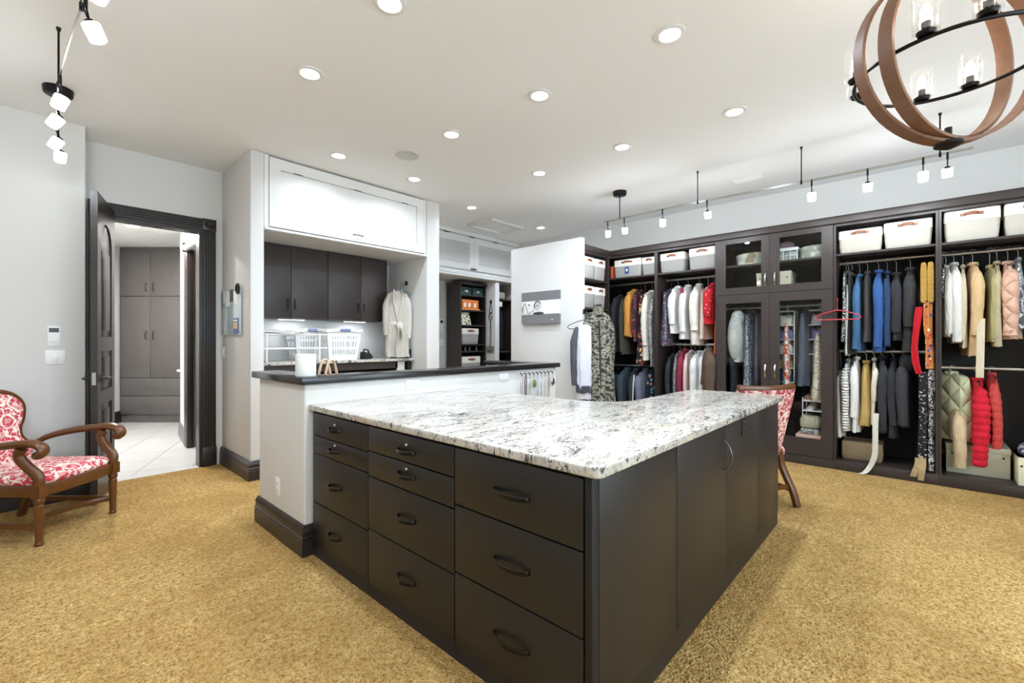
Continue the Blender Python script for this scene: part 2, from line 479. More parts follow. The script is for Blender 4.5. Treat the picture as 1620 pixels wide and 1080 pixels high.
# ---- open panelled door, hinged on the left jamb
dw, dt, dh = .665, .044, 2.49
dr = bpy.data.objects.new('door_1', None); COL.objects.link(dr); struct(dr, 'dark panelled door standing open into the room')
dr.location = (.512, YF - .045, 0); dr.rotation_euler = (0, 0, math.radians(-104.5))
bm = NB()
rails = [(.02, .26), (.78, .90), (1.22, 1.34), (2.30, dh)]
for x0, x1 in ((0, .12), (dw - .12, dw)): box(bm, x0, x1, 0, dt, .02, dh)
for z0, z1 in rails[:3]: box(bm, .12, dw - .12, 0, dt, z0, z1)
# arched top rail
ap = [(.12, dh), (dw - .12, dh), (dw - .12, 2.10)] + [(dw / 2 + (dw / 2 - .12) * math.cos(a), 2.10 + .19 * math.sin(a)) for a in [PI * i / 10 for i in range(1, 10)]] + [(.12, 2.10)]
prism(bm, ap, 0, dt, 'y')
O('door_frame', bm, ESPB, dr)
for z0, z1 in ((.26, .78), (.90, 1.22), (1.34, 2.10)):
    bm = NB(); box(bm, .12, dw - .12, .012, dt - .012, z0, z1 + (.18 if z1 > 2 else 0)); box(bm, .17, dw - .17, .004, dt - .004, z0 + .05, z1 - .05)
    O('door_panel', bm, ESPB, dr, bevel=.006)
hx, hz = dw - .06, 1.005
hd = BX('handle_plate', (hx - .025, hx + .025, -.010, dt + .010, hz - .03, hz + .03), BLK, dr, bevel=.004)
for s in (0, 1):
    y = -.05 if s == 0 else dt + .05
    bm = NB(); tube(bm, [(hx, dt / 2, hz), (hx, y, hz)], .010, 10); tube(bm, [(hx + .01, y, hz), (hx - .12, y, hz - .003)], .009, 10)
    O('door_lever', bm, BLK, hd, smooth=True)
BX('latch_plate', (dw - .001, dw + .002, .010, dt - .010, hz - .05, hz + .05), CHROME, dr)

# ---- hall beyond the doorway
TILE = N('hall_tile'); TILE.col(TILE.mix(TILE.noise(5, 6, .6, 1.2), c(196, 194, 192), c(222, 221, 219))).set(.3); TILE = TILE.m
GROUT = plain('grout', c(150, 148, 146), .8)
HW = paint('hall_wall_paint', c(228, 228, 226))
hf = struct(O('floor_hall', prism(NB(), [(-.3, YF), (3.3, YF + .12), (3.3, 11), (-.3, 11)], -.06, -.006), GROUT), 'pale grey tiled hall floor')
ts = .45; ca, sa = math.cos(.42), math.sin(.42); tb = None
for i in range(-3, 14):
    for j in range(-1, 14):
        u, w = i * ts, j * ts
        x, y = .3 + u * ca + w * sa, 5.3 - u * sa + w * ca
        if not (.1 < x < 2.3 and 5.50 < y < 9.9) or x > .24 * y + .35: continue
        if tb is None: tb = BX('tile', (-ts / 2 + .003, ts / 2 - .003, -ts / 2 + .003, ts / 2 - .003, -.02, 0), TILE, hf, loc=(x, y, -.002), rotz=-.42)
        else: clone(tb, hf, (x, y, -.002), -.42)
struct(BX('floor_threshold', (.34, 1.36, YF, YF + .10, -.05, .001), TILE))
struct(O('ceiling_hall', prism(NB(), [(-.3, YF + .12), (3.3, YF + .12), (3.3, 11), (-.3, 11)], 2.82, 2.9), CEILM))
struct(BX('wall_hall_left', (-.4, -.3, YF + .12, 11, 0, 2.82), HW))
struct(O('wall_hall_angle', prism(NB(), [(1.03, 9.50), (.20, 8.2), (-.3, 8.2), (-.3, 9.5)], 0, 2.82), HW))
baseboard('baseboard_hall', (.20, 8.2), (1.03, 9.50), (.84, -.54))
struct(BX('wall_hall_back', (-.3, 3.3, 10.3, 10.4, 0, 2.82), HW))
struct(O('wall_hall_right', prism(NB(), [(1.36, 6.73), (1.62, 6.73), (1.76, 7.6), (1.46, 7.6)], 0, 2.82), HW))
struct(BX('wall_hall_far', (3.2, 3.3, YF + .12, 11, 0, 2.82), HW))
GBB = plain('hall_grey_baseboard', c(128, 130, 132), .5)
baseboard('baseboard_hall_end', (1.36, 6.73), (1.46, 7.6), (-1, .11), GBB, ext0=1)
# dark doorway on the right of the hall with a roller blind above it
struct(BX('trim_5', (1.33, 1.40, 6.58, 6.73, 0, 2.42), ESPB, bevel=.004)); struct(BX('wall_hall_above', (1.36, 1.46, 5.62, 6.73, 2.42, 2.82), HW))
d2 = struct(BX('door_2', (1.42, 1.46, 5.70, 6.60, .01, 2.42), ESPB), 'dark door on the right side of the hall')
for z0, z1 in ((.2, 1.0), (1.2, 2.2)): BX('door_panel', (1.405, 1.422, 5.82, 6.46, z0, z1), ESPB, d2, bevel=.006)
t = thing('roller_blind', 'white rolled blind over the dark hall doorway', 'blind', (1.36, 6.2, 2.44))
bm = NB(); tube(bm, [(-.035, -.42, 0), (-.035, .40, 0)], .04, 14); O('roll', bm, PLAS, t, smooth=True)
for s in (-.43, .40): BX('bracket', (-.07, .0, s, s + .012, -.05, .06), BLK, t)
# angled tall cabinet at the end of the hall, square to the line of sight
Fx, Fy = math.cos(math.radians(42.46)), math.sin(math.radians(42.46)); Rx, Ry = Fy, -Fx
hc = thing('hall_cabinet', 'tall grey-brown wardrobe with two drawers at the end of the hall', 'cabinet', (1.03, 9.48, 0), math.atan2(Ry, Rx))
HWd = .97
BX('body', (0, HWd, .02, .5, 0, 2.81), GREYC, hc)
def arch_pull(bm, L, out, r=.005, axis='z', at=(0, 0, 0), seg=6):
    pts = []
    for i in range(9):
        t = i / 8; a = (t - .5) * L; o = out * math.sin(PI * t) ** .6
        pts.append((at[0], at[1] - o, at[2] + a) if axis == 'z' else (at[0] + a, at[1] - o, at[2]))
    return tube(bm, pts, r, seg, flat=(1.6, .8))
for x0, x1, z0, z1, hx2, hz2 in ((.004, HWd / 2 - .003, 2.03, 2.74, .425, 2.17), (HWd / 2 + .003, HWd - .004, 2.03, 2.74, .545, 2.17), (.004, HWd / 2 - .003, .72, 2.02, .425, 1.40), (HWd / 2 + .003, HWd - .004, .72, 2.02, .545, 1.40)):
    d = BX('door', (x0, x1, 0, .02, z0, z1), GREYC, hc, bevel=.002)
    O('handle', arch_pull(NB(), .14, .03, at=(hx2, 0, hz2)), PULL, d, smooth=True)
for z0, z1 in ((.43, .71), (.13, .42)):
    d = BX('drawer', (.004, HWd - .004, 0, .02, z0, z1), GREYC, hc, bevel=.002)
    O('handle', arch_pull(NB(), .18, .03, axis='x', at=(HWd / 2, 0, (z0 + z1) / 2)), CHROME, d, smooth=True)
vx, vy = 1.62, 8.55
vt = thing('hall_vanity', 'grey vanity with white top beside the hall wardrobe', 'cabinet', (1.585, 8.30, 0), math.atan2(Ry, Rx))
BX('body', (0, .5, .02, .5, .05, .84), GREYC, vt); BX('top', (-.03, .53, -.02, .52, .84, .875), PLAS, vt, bevel=.006); BX('door', (.01, .48, 0, .02, .08, .82), GREYC, vt, bevel=.003)
L = bpy.data.lights.new('hall_lamp', 'AREA'); L.shape = 'DISK'; L.size = .16; L.energy = 32; L.color = (1, .98, .96)
lo = bpy.data.objects.new('hall_lamp', L); COL.objects.link(lo); lo.location = (.95, 7.6, 2.795)
L2 = L.copy(); lo2 = bpy.data.objects.new('hall_lamp', L2); COL.objects.link(lo2); lo2.location = (.8, 6.4, 2.795)
for x, y, lb in ((.95, 7.6, 'round recessed hall ceiling light near the wardrobe'), (.8, 6.4, 'round recessed hall ceiling light just past the doorway')):
    t = thing('hall_ceiling_light', lb, 'ceiling light', (x, y, 2.82), group='hall lights')
    bm = NB(); lathe(bm, [(.075, 0), (.095, 0), (.095, -.012), (.078, -.016), (.075, -.004)], 20); O('trim_ring', bm, TRIMW, t, smooth=True)
    bm = NB(); lathe(bm, [(0, -.006), (.076, -.006), (.076, -.002)], 20); O('lens', bm, CANG, t)

# ------------------------------------------------------------------ island
FX, FY = 1.20, .745            # drawer face and side face of the island
def bow(L, out, w=.011, t=.008):
    """bow pull lying along y, arching towards -x"""
    bm = NB()
    pts = [(-.004, -L / 2, 0), (-.012, -L / 2 + .004, 0)] + [(-.012 - out * math.sin(PI * (i + 1) / 12) ** .75, (-.5 + (i + 1) / 12) * (L - .02), -.002) for i in range(11)] + [(-.012, L / 2 - .004, 0), (-.004, L / 2, 0)]
    strip(bm, [(0, -L / 2, 0)] + pts + [(0, L / 2, 0)], .006, .018, up=(0, 0, 1))
    return bm
def lockset(parent, y, z):
    bm = NB(); lathe(bm, [(0, .006), (.007, .006), (.009, .003), (.009, 0)], 14)
    xform(bm, Matrix.Translation((FX - .020, y, z)) @ Matrix.Rotation(-PI / 2, 4, 'Y')); O('lock', bm, CHROME, parent, smooth=True)
cols = [(2.073, 2.72, [(.739, .869), (.632, .733), (.337, .626), (.075, .331)], 'left', 2.432, .12, [.806, .688, .482, .205]),
        (1.397, 2.073, [(.748, .869), (.620, .742), (.352, .614), (.075, .346)], 'middle', 1.735, .13, [.802, .692, .494, .216]),
        (.775, 1.397, [(.642, .869), (.368, .636), (.075, .362)], 'right', 1.083, .17, [.757, .502, .226])]
for (y0, y1, dz, nm, hy, hl, hzs) in cols:
    u = thing('drawer_unit', {'left': 'narrow espresso drawer unit with four drawers beside the half wall', 'middle': 'espresso drawer unit with four drawers between the narrow and the wide unit', 'right': 'wide espresso unit with three deep drawers at the island corner'}[nm], 'drawer unit', (0, 0, 0))
    BX('body', (FX, FX + .56, y0 + .001, y1 - .001, .0, .878), ESP, u)
    for i, (z0, z1) in enumerate(dz):
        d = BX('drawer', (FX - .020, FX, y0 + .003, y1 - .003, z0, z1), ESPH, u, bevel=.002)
        O('handle', bow(hl, .022), PULLD, d, loc=(FX - .019, hy, hzs[i] - .005), bevel=.0015, seg=1)
        if len(dz) == 4 and i < 2: lockset(d, hy, hzs[i] + .024)
    BX('plinth', (FX - .012, FX, y0 + .001, y1 - .001, 0, .072), ESPIN, u)
BX('filler', (FX - .0, FX + .06, 2.7205, 2.7545, 0, .878), ESP, u)
# corner unit and side face
u = thing('island_end_cabinet', 'long espresso side of the island with one handled door', 'cabinet', (0, 0, 0))
BX('body', (FX + .56, 3.61, FY + .02, 1.34, 0, .878), ESP, u)
BX('corner_block', (FX + .0, FX + .56, FY + .02, .774, 0, .878), ESP, u)
BX('corner_post', (FX - .020, FX + .02, FY - .0, .772, 0, .878), plain('recess_shade_black', c(10, 9, 9), .6), u, bevel=.003)  # near-black colour paints in the shadow of the corner gap
BX('panel', (FX + .022, 1.829, FY, FY + .02, .098, .872), ESP, u, bevel=.002)
d = BX('door', (1.835, 2.470, FY, FY + .02, .098, .872), ESP, u, bevel=.002)
bm = NB()
pts = [(0, 0, -.072), (0, -.006, -.072)] + [(0, -.008 - .034 * math.sin(PI * i / 12) ** .8, -.072 + .144 * i / 12) for i in range(1, 12)] + [(0, -.006, .072), (0, 0, .072)]
strip(bm, pts, .007, .015, up=(1, 0, 0)); O('handle', bm, plain('satin_pull', c(120, 117, 113), .3, .9), d, loc=(2.425, FY, .716), bevel=.0015, seg=1)
pn = BX('panel', (2.473, 3.080, FY, FY + .02, .098, .872), ESP, u, bevel=.002)
bm = NB(); box(bm, 2.74, 2.83, FY - .006, FY, .765, .868); o = O('outlet_plate', bm, BLK, pn, bevel=.002)
for zz in (.795, .838):
    bm = NB(); lathe(bm, [(0, .004), (.016, .004), (.019, .001), (.019, 0)], 14); xform(bm, Matrix.Translation((2.785, FY - .006, zz)) @ Matrix.Rotation(PI / 2, 4, 'X')); O('socket', bm, PULL, o, smooth=True)
BX('panel', (3.083, 3.625, FY, FY + .02, .098, .872), ESP, u, bevel=.002)
BX('panel', (3.61, 3.63, FY + .02, 1.34, .0, .872), ESP, u, bevel=.002)
BX('plinth', (FX - .0, 3.628, FY + .004, FY + .02, 0, .095), ESP, u)
# granite worktop: an L with a rounded inner corner
pts = [(1.168, .742)] + [(1.198 - .030 * math.cos(a), .742 - .030 * math.sin(a)) for a in (.4, .8, 1.2)] + [(1.198, .712), (3.60, .712)]
pts += [(3.60 + .04 * math.sin(a), .752 - .04 * math.cos(a)) for a in (.5, 1.0)] + [(3.64, .752), (3.64, 1.20)]
pts += [(3.50 + .14 * math.cos(a), 1.22 + .14 * math.sin(a)) for a in (.3, .7, 1.1)] + [(3.48, 1.365), (2.72, 1.375)]
pts += [(2.72 - .27 * math.sin(a), 1.645 - .27 * math.cos(a)) for a in (.25, .5, .75, 1.0, 1.25)] + [(2.445, 1.66), (2.435, 2.754), (1.168, 2.754)]
bm = prism(NB(), pts, .880, .916)
tag(O('granite_worktop', bm, GRAN, bevel=.007, seg=3), 'L-shaped white speckled granite worktop on the dark island', 'worktop')
# leg cabinet behind the drawers
u = thing('island_cabinet', 'espresso cabinet back under the long arm of the granite', 'cabinet', (0, 0, 0))
BX('body', (FX + .562, 2.36, 1.345, 2.752, 0, .878), ESP, u); BX('back_panel', (2.36, 2.38, 1.345, 2.752, .0, .872), ESP, u, bevel=.002)

# ------------------------------------------------------------------ built-in closets along the right wall
CXF, CXB = 5.57, 6.165          # front plane and back
def bay(name, label, y0, y1, rods, shelf=2.19, doors=False):
    u = thing(name, label, 'closet', (0, 0, 0), group=None)
    for a, b in ((y0, y0 + .0195), (y1 - .0195, y1)): BX('side_panel', (CXF, CXB - .02, a, b, .0, 2.488), ESPC, u, bevel=.0015, seg=1)
    i0, i1 = y0 + .02, y1 - .02
    BX('back_panel', (CXB - .02, CXB, y0, y1, .0, 2.488), ESPIN, u)
    BX('bottom_panel', (CXF, CXB - .02, i0, i1, .080, .100), ESPC, u); BX('plinth', (CXF - .006, CXF + .012, y0 + .0005, y1 - .0005, 0, .092), ESPC, u, bevel=.002)
    BX('shelf', (CXF + .012, CXB - .02, i0, i1, shelf - .022, shelf), ESPC, u, bevel=.0015, seg=1)
    BX('top_panel', (CXF, CXB - .02, i0, i1, 2.466, 2.488), ESPC, u)
    for z, a, b in rods:
        bm = NB(); tube(bm, [(5.87, a, z), (5.87, b, z)], .0145, 12); r = O('rod', bm, ROD, u, smooth=True)
        for yy in (i0, i1 - .006):
            if abs(yy - a) < .03 or abs(yy - b) < .03:
                bm = NB(); tube(bm, [(5.87, yy, z), (5.87, yy + .006, z)], .026, 12); O('rod_socket', bm, ROD, r, smooth=True)
    return u
bay('closet_bay', 'open espresso closet bay in the corner, with mustard cardigan', 2.548, 3.56, [(2.125, 2.57, 3.54), (.956, 2.57, 3.54)])
bay('closet_bay', 'open espresso closet bay left of the glass doors', 1.785, 2.547, [(2.125, 1.81, 2.525), (1.26, 1.81, 2.525)])
gb = bay('glass_door_closet', 'espresso closet with four glass doors', .649, 1.784, [(1.70, .67, 1.762)], shelf=2.185)
bay('closet_bay', 'open espresso closet bay right of the glass doors', -.125, .648, [(2.125, -.10, .625), (1.198, -.10, .625)])
bay('closet_bay', 'rightmost espresso closet bay with red puffer jacket', -.93, -.126, [(2.115, -.905, -.15), (1.055, -.905, -.15)])
bm = NB(); prism(bm, [(CXF - .012, 2.490), (CXF - .022, 2.500), (CXF - .022, 2.556), (CXF - .010, 2.574), (CXF + .10, 2.574), (CXF + .10, 2.490)], -.93, 3.215, 'y')
bm2 = NB(); prism(bm2, [(x, z) for x, z in ((CXF - .012, 2.490), (CXF - .022, 2.500), (CXF - .022, 2.556), (CXF - .010, 2.574), (CXB, 2.574), (CXB, 2.490))], -.93, 3.215, 'y')
bm.free()
tag(O('closet_cornice', bm2, ESPC, bevel=.002), 'long espresso cornice running over all the closets', 'cornice')
# shelves of the cubby unit between partition and corner
u = thing('cubby_unit', 'espresso cubby unit of stacked shelves beside the partition wall', 'shelving', (0, 0, 0))
cx0, cx1, cy0, cy1 = 4.58, 5.555, 3.222, 3.55
for a, b in ((cx0, cx0 + .02), (cx1 - .03, cx1)): BX('side_panel', (a, b, cy0, cy1, 0, 2.49), ESPC, u)
BX('back_panel', (cx0, cx1, cy1 - .012, cy1, 0, 2.49), ESPIN, u)
CUBZ = [.095, .42, .745, 1.07, 1.415, 1.75, 2.135]
for z in CUBZ + [2.488]: BX('shelf', (cx0 + .02, cx1 - .03, cy0 + .004, cy1 - .012, z - .022, z), ESPC, u)
BX('fascia', (cx0, cx1 - .0, cy0 - .012, cy1, 2.490, 2.57), ESPC, u, bevel=.002)
# glass doors
def gdoor(y0, y1, z0, z1, st, hy, hz):
    """y0<y1; st = (stile at y0, stile at y1, bottom rail, top rail)"""
    bm = NB()
    x0, x1 = CXF - .020, CXF - .001
    box(bm, x0, x1, y0, y0 + st[0], z0, z1); box(bm, x0, x1, y1 - st[1], y1, z0, z1)
    box(bm, x0, x1, y0 + st[0], y1 - st[1], z0, z0 + st[2]); box(bm, x0, x1, y0 + st[0], y1 - st[1], z1 - st[3], z1)
    d = O('door', bm, ESPC, gb)
    BX('pane', (x0 + .008, x0 + .012, y0 + st[0] - .004, y1 - st[1] + .004, z0 + st[2] - .004, z1 - st[3] + .004), PANE, d)
    bm = NB(); pts = [(x0, hy, hz + s * .070) for s in (1,)] + [(x0 - .005 - .022 * math.sin(PI * i / 10) ** .7, hy, hz + .07 - .14 * i / 10) for i in range(0, 11)] + [(x0, hy, hz - .070)]
    strip(bm, pts, .006, .014, up=(0, 1, 0)); O('handle', bm, CHROME, d)
gdoor(1.2265, 1.781, 1.842, 2.486, (.080, .101, .078, .055), 1.264, 1.986); gdoor(.652, 1.2235, 1.842, 2.486, (.098, .096, .078, .055), 1.170, 1.986)
gdoor(1.2265, 1.781, .100, 1.838, (.080, .101, .185, .098), 1.264, .970); gdoor(.652, 1.2235, .100, 1.838, (.098, .096, .185, .098), 1.170, .970)

# ------------------------------------------------------------------ fabric bins
k = N('grey_heather_fabric'); k.col(k.mix(k.noise(120, 3, .7), c(132, 130, 128), c(178, 176, 172))).set(.95); k.bump(k.noise(300, 2), .3, .002); BING = k.m
k = N('cream_canvas'); k.col(k.mix(k.noise(140, 3), c(214, 208, 198), c(236, 231, 222))).set(.95); k.bump(k.noise(300, 2), .25, .002); BINW = k.m
k = N('light_heather_fabric'); k.col(k.mix(k.noise(120, 3, .7), c(168, 162, 150), c(206, 200, 188))).set(.95); BINL = k.m
def bin_(label, loc, rotz, w, d, h, low=BING, taper=.03, cuff=.36, tagged=False, group='fabric storage bins'):
    """front faces local -y; origin at the middle of the base"""
    t = thing('fabric_bin', label, 'storage bin', loc, rotz, group)
    def ring(z, grow=0.0):
        f = z / h; a = w / 2 - taper / 2 * (1 - f) * .6 + grow; b = d / 2 - taper / 2 * (1 - f) * .6 + grow; r = .02; out = []
        bul = .006 * math.sin(PI * min(1, f))
        for cx, cy, a0 in ((a - r, -b + r, -PI / 2), (a - r, b - r, 0), (-a + r, b - r, PI / 2), (-a + r, -b + r, PI)):
            for q in range(4): out.append((cx + (r + bul) * math.cos(a0 + PI / 6 * q), cy + (r + bul) * math.sin(a0 + PI / 6 * q), z))
        return out
    hc_ = h * (1 - cuff)
    O('body', loft(NB(), [ring(.0, -.004), ring(.012), ring(hc_ * .5), ring(hc_)]), low, t, smooth=True)
    O('cuff', loft(NB(), [ring(hc_ - .002, .004), ring(hc_ + h * cuff * .5, .004), ring(h - .004, .004), ring(h, .0), ring(h - .004, -.008)]), BINW, t, smooth=True)
    hl = min(.16, w * .42); zc = hc_ + h * cuff * .55; yf = -d / 2 - .006
    bm = NB(); strip(bm, [(-hl / 2, yf - .003, zc), (-hl / 2 + .03, yf - .005, zc + .001), (-hl / 4, yf - .014, zc + .006), (0, yf - .018, zc + .009), (hl / 4, yf - .014, zc + .006), (hl / 2 - .03, yf - .005, zc + .001), (hl / 2, yf - .003, zc)], .004, .024, up=(0, 0, 1))
    hd = O('handle', bm, LEATH, t)
    for s in (-1, 1):
        bm = NB(); lathe(bm, [(0, .004), (.004, .004), (.006, 0)], 8); xform(bm, Matrix.Translation((s * (hl / 2 - .012), yf - .005, zc)) @ Matrix.Rotation(PI / 2, 4, 'X')); O('rivet', bm, CHROME, hd)
    if tagged:
        bm = NB(); box(bm, -.03, .03, yf - .004, yf - .001, hc_ - .11, hc_ - .02); tg = O('price_tag', bm, plain('blue_tag', c(40, 72, 140), .5), t)
        O('tag_mark', box(NB(), -.012, .012, yf - .006, yf - .004, hc_ - .08, hc_ - .045), PLAS, tg)
    return t
RZ = -PI / 2     # closet bins face -x
S = 2.191
bin_('grey and cream bin with a blue tag on the corner top shelf', (5.80, 2.985, S), RZ, .40, .36, .245, tagged=True)
bin_('grey and cream bin right of the blue-tagged one', (5.80, 2.665, S), RZ, .20, .36, .235)
bin_('grey and cream bin above the bagged paisley dress', (5.80, 2.355, S), RZ, .31, .36, .250)
bin_('grey and cream bin above the red dotted blouse', (5.80, 1.975, S), RZ, .32, .36, .265)
bin_('oatmeal bin above the light blue denim shirt', (5.79, .44, S), RZ, .335, .38, .225, BINL)
bin_('oatmeal bin above the black trench coat', (5.79, .085, S), RZ, .335, .38, .245, BINL)
bin_('oatmeal bin above the off-white jackets in the rightmost bay', (5.79, -.335, S), RZ, .34, .38, .270, BINL)
bin_('oatmeal bin cut by the right picture edge', (5.79, -.705, S), RZ, .34, .38, .270, BINL)
rows = ['top', 'second', 'third', 'fourth', 'fifth', 'sixth', 'bottom']
for i, z in enumerate(CUBZ[::-1][:5]):
    if i < 2: bin_('left grey bin on the %s shelf of the cubby unit' % rows[i], (5.055, 3.385, z + .001), 0, .25, .30, .285)
    bin_('%s grey bin on the %s shelf of the cubby unit' % ('right', rows[i]), (5.335, 3.385, z + .001), 0, .25, .30, .285)
bm = NB(); box(bm, 5.62, 5.90, 3.215, 3.245, S, S + .175); tag(O('orange_book', bm, plain('orange_cover', c(176, 76, 34), .6), bevel=.004), 'orange book standing beside the blue-tagged bin', 'book')

# ------------------------------------------------------------------ clothes
def cl(r, g, b): return cloth(c(r, g, b))
def dots(name, bg, fg, scale, thr, rnd=1.0):
    k = N(name); k.col(k.mix(k.ramp(k.vor(scale, rnd=rnd), [(thr - .03, (1, 1, 1)), (thr, (0, 0, 0))]), bg, fg)).set(.9); return k.m
def multi(name, stops, scale, detail=2, dist=1.0, sx=(1, 1, 1)):
    k = N(name); k.col(k.ramp(k.noise(scale, detail, .5, dist, k.co(sx)), stops, 'CONSTANT')).set(.9); k.bump(k.noise(150, 2), .25, .003); return k.m
def flowers(name, bg, cols, scale):
    k = N(name); d = k.vor(scale); cc = k.vor(scale, out='Color')
    sp = k.node('ShaderNodeSeparateColor'); k.link(cc, sp.inputs[0])
    fc = k.ramp(sp.outputs[0], [(i / len(cols), q) for i, q in enumerate(cols)], 'CONSTANT')
    k.col(k.mix(k.ramp(d, [(.40, (1, 1, 1)), (.46, (0, 0, 0))]), bg, fc)).set(.9); return k.m
RUBY = flowers('ruby_print', c(46, 30, 44), [c(150, 34, 54), c(110, 26, 40), c(60, 50, 90), c(160, 80, 60)], 34)
FLOR = flowers('black_floral', c(26, 24, 26), [c(206, 130, 80), c(190, 60, 50), c(226, 190, 140), c(36, 34, 34)], 26)
CRMK = dots('cream_speckle_knit', c(224, 218, 206), c(96, 84, 84), 16, .16)
TWEED = multi('grey_tweed', [(0, c(90, 92, 94)), (.45, c(150, 150, 148)), (.58, c(206, 204, 200))], 60)
STRIPE1 = cl(58, 60, 66)
TURQ = flowers('turquoise_floral', c(30, 34, 46), [c(60, 150, 180), c(40, 60, 130), c(196, 150, 120), c(120, 190, 200)], 20)
PAIS = flowers('paisley', c(54, 48, 62), [c(130, 70, 84), c(80, 84, 110), c(150, 130, 140)], 36)
RDOT = dots('red_dots', c(186, 26, 40), c(240, 216, 206), 30, .2)
PLAID = multi('grey_plaid', [(0, c(90, 90, 92)), (.5, c(150, 148, 144)), (.6, c(70, 70, 74))], 40, 2, .2, (1, 1, .2))
k = N('white_fur'); k.col(k.mix(k.noise(30, 4), c(206, 202, 194), c(246, 244, 238))).set(1.0, Specular_IOR_Level=.05); k.bump(k.noise(70, 4, .8), 1.0, .03); FUR = k.m
LACE = multi('lace', [(0, c(40, 40, 46)), (.46, c(230, 230, 232)), (.53, c(60, 60, 66)), (.62, c(200, 200, 206))], 36, 2, 1.5)
ORNG = multi('orange_print', [(0, c(238, 228, 220)), (.48, c(224, 84, 46)), (.56, c(240, 232, 224)), (.66, c(216, 120, 80))], 9, 3, 1.5)
k = N('sequins'); k.col(k.ramp(k.vor(90, out='Color'), [(0, c(120, 96, 66)), (.4, c(226, 206, 168)), (.7, c(246, 240, 226)), (1, c(90, 84, 80))])).set(.3, .3); k.bump(k.vor(90), .8, .006); SEQ = k.m
LEOP = multi('black_white_print', [(0, c(30, 30, 32)), (.49, c(228, 226, 222)), (.57, c(34, 34, 36))], 32, 3, 1.2)
k = N('ruffles'); k.col(c(236, 234, 230)).set(.9); k.bump(k.wave(11, 3, 2, 2, direction='Z'), 1.0, .02); RUFF = k.m
KHAKI = cl(198, 166, 98)
GREYW = multi('grey_white_print', [(0, c(90, 96, 100)), (.5, c(220, 222, 220)), (.6, c(120, 128, 130))], 20)
def quilt(name, col, scale):
    k = N(name); m = k.mix(k.noise(14, 3), tuple(x * .88 for x in col[:3]) + (1,), col)
    a = k.wave(scale, .4, 1, direction='DIAGONAL', vec=k.co((1, 1, 1))); b = k.wave(scale, .4, 1, direction='DIAGONAL', vec=k.co((-1, -1, 1)))
    h = k.math('MINIMUM', k.math('POWER', a, .35), k.math('POWER', b, .35))
    k.col(m).set(.6); k.bump(h, .9, .02); return k.m
QPINK = quilt('blush_quilting', c(224, 178, 154), 4.5)
QGREEN = quilt('pale_green_quilting', c(204, 206, 166), 3.2)
k = N('camouflage'); k.col(k.ramp(k.noise(16, 2, .5, .2, k.co((1, 1, 1.5))), [(0, c(38, 38, 35)), (.40, c(84, 82, 72)), (.48, c(150, 148, 130)), (.55, c(104, 101, 88)), (.61, c(50, 48, 45))], 'CONSTANT')).set(.9); k.bump(k.noise(120, 2), .3, .003); CAMO = k.m

HANGM = {'black': BLK, 'white': PLAS, 'red': plain('red_plastic', c(196, 26, 44), .35), 'wood': WALN, 'grey': PLASG}
def hanger(label, loc, rotz, zneck, zr, hw, mat, group, slope=.22, full=False):
    """hook over a rod at height zr, shoulders at zneck, arms along local x"""
    t = thing('clothes_hanger', label, 'hanger', loc, rotz, group)
    r = .018; top = zr + .0145 + .003
    pts = [(0, -r - .006, zr - .018)] + [(0, r * 1.05 * -math.cos(a), zr + r * 1.05 * math.sin(a)) for a in [PI * i / 8 for i in range(0, 9)]] + [(0, r * .8, zr - .02), (0, 0, zr - .035), (0, 0, zneck - .01)]
    O('hook', tube(NB(), pts, .0028, 6), CHROME if mat in (BLK, WALN, PLAS) else mat, t, smooth=True)
    arm = [(-hw, 0, zneck - slope * hw - .012), (-hw * .5, 0, zneck - slope * hw * .42 - .008), (0, 0, zneck - .008), (hw * .5, 0, zneck - slope * hw * .42 - .008), (hw, 0, zneck - slope * hw - .012)]
    if full: arm = arm + [(hw + .012, 0, zneck - slope * hw - .035), (hw - .01, 0, zneck - slope * hw - .052), (-hw + .01, 0, zneck - slope * hw - .052), (-hw - .012, 0, zneck - slope * hw - .035)]
    O('shoulders', tube(NB(), arm, .0055, 6, closed=full), mat, t, smooth=True)
    return t
def hn(x, s): return math.sin(x * 12.9898 + s * 78.233) * .5 + math.sin(x * 5.3 + s * 3.1) * .5
def body_mesh(hw, th, zt, zh, seed, flare=1.0, slope=.40, waist=1.0, nrow=14, seg=28, puff=0.0, folds=.016, nk=.065):
    """draped garment body: closed lofted shell hung from a shoulder line along x"""
    rings = []
    for r in range(nrow + 1):
        v = r / nrow; ring = []
        for s in range(seg):
            a = 2 * PI * s / seg; ca, sa = math.cos(a), math.sin(a)
            x = hw * (abs(ca) ** .75) * (1 if ca >= 0 else -1)
            fall = 1 - .06 * math.sin(PI * min(1, v * 1.15)) * (1 - waist)
            fl = (1 + (flare - 1) * v) * fall
            ztop = zt - slope * max(0, abs(x) - nk)
            z = ztop + (zh + hn(a, seed) * .008 - ztop) * v
            b = th * (.30 + .70 * min(1, v * 3.2) ** .6) * (1 + (flare - 1) * v * .8)
            fold = folds * v * (math.sin(a * 5 + seed * 2.1 + v * 1.3) + .6 * math.sin(a * 9 + seed * 5.3))
            y = (b + fold) * (abs(sa) ** .8) * (1 if sa >= 0 else -1)
            if puff:
                q = abs(math.sin(PI * (zt - z) / puff)) ** .5; y *= .80 + .28 * q; x *= .95 + .06 * q
            ring.append((x * fl + .010 * hn(v * 3, seed) * v, y + .010 * math.sin(v * 3.3 + seed) * v, z))
        rings.append(ring)
    return loft(NB(), rings)
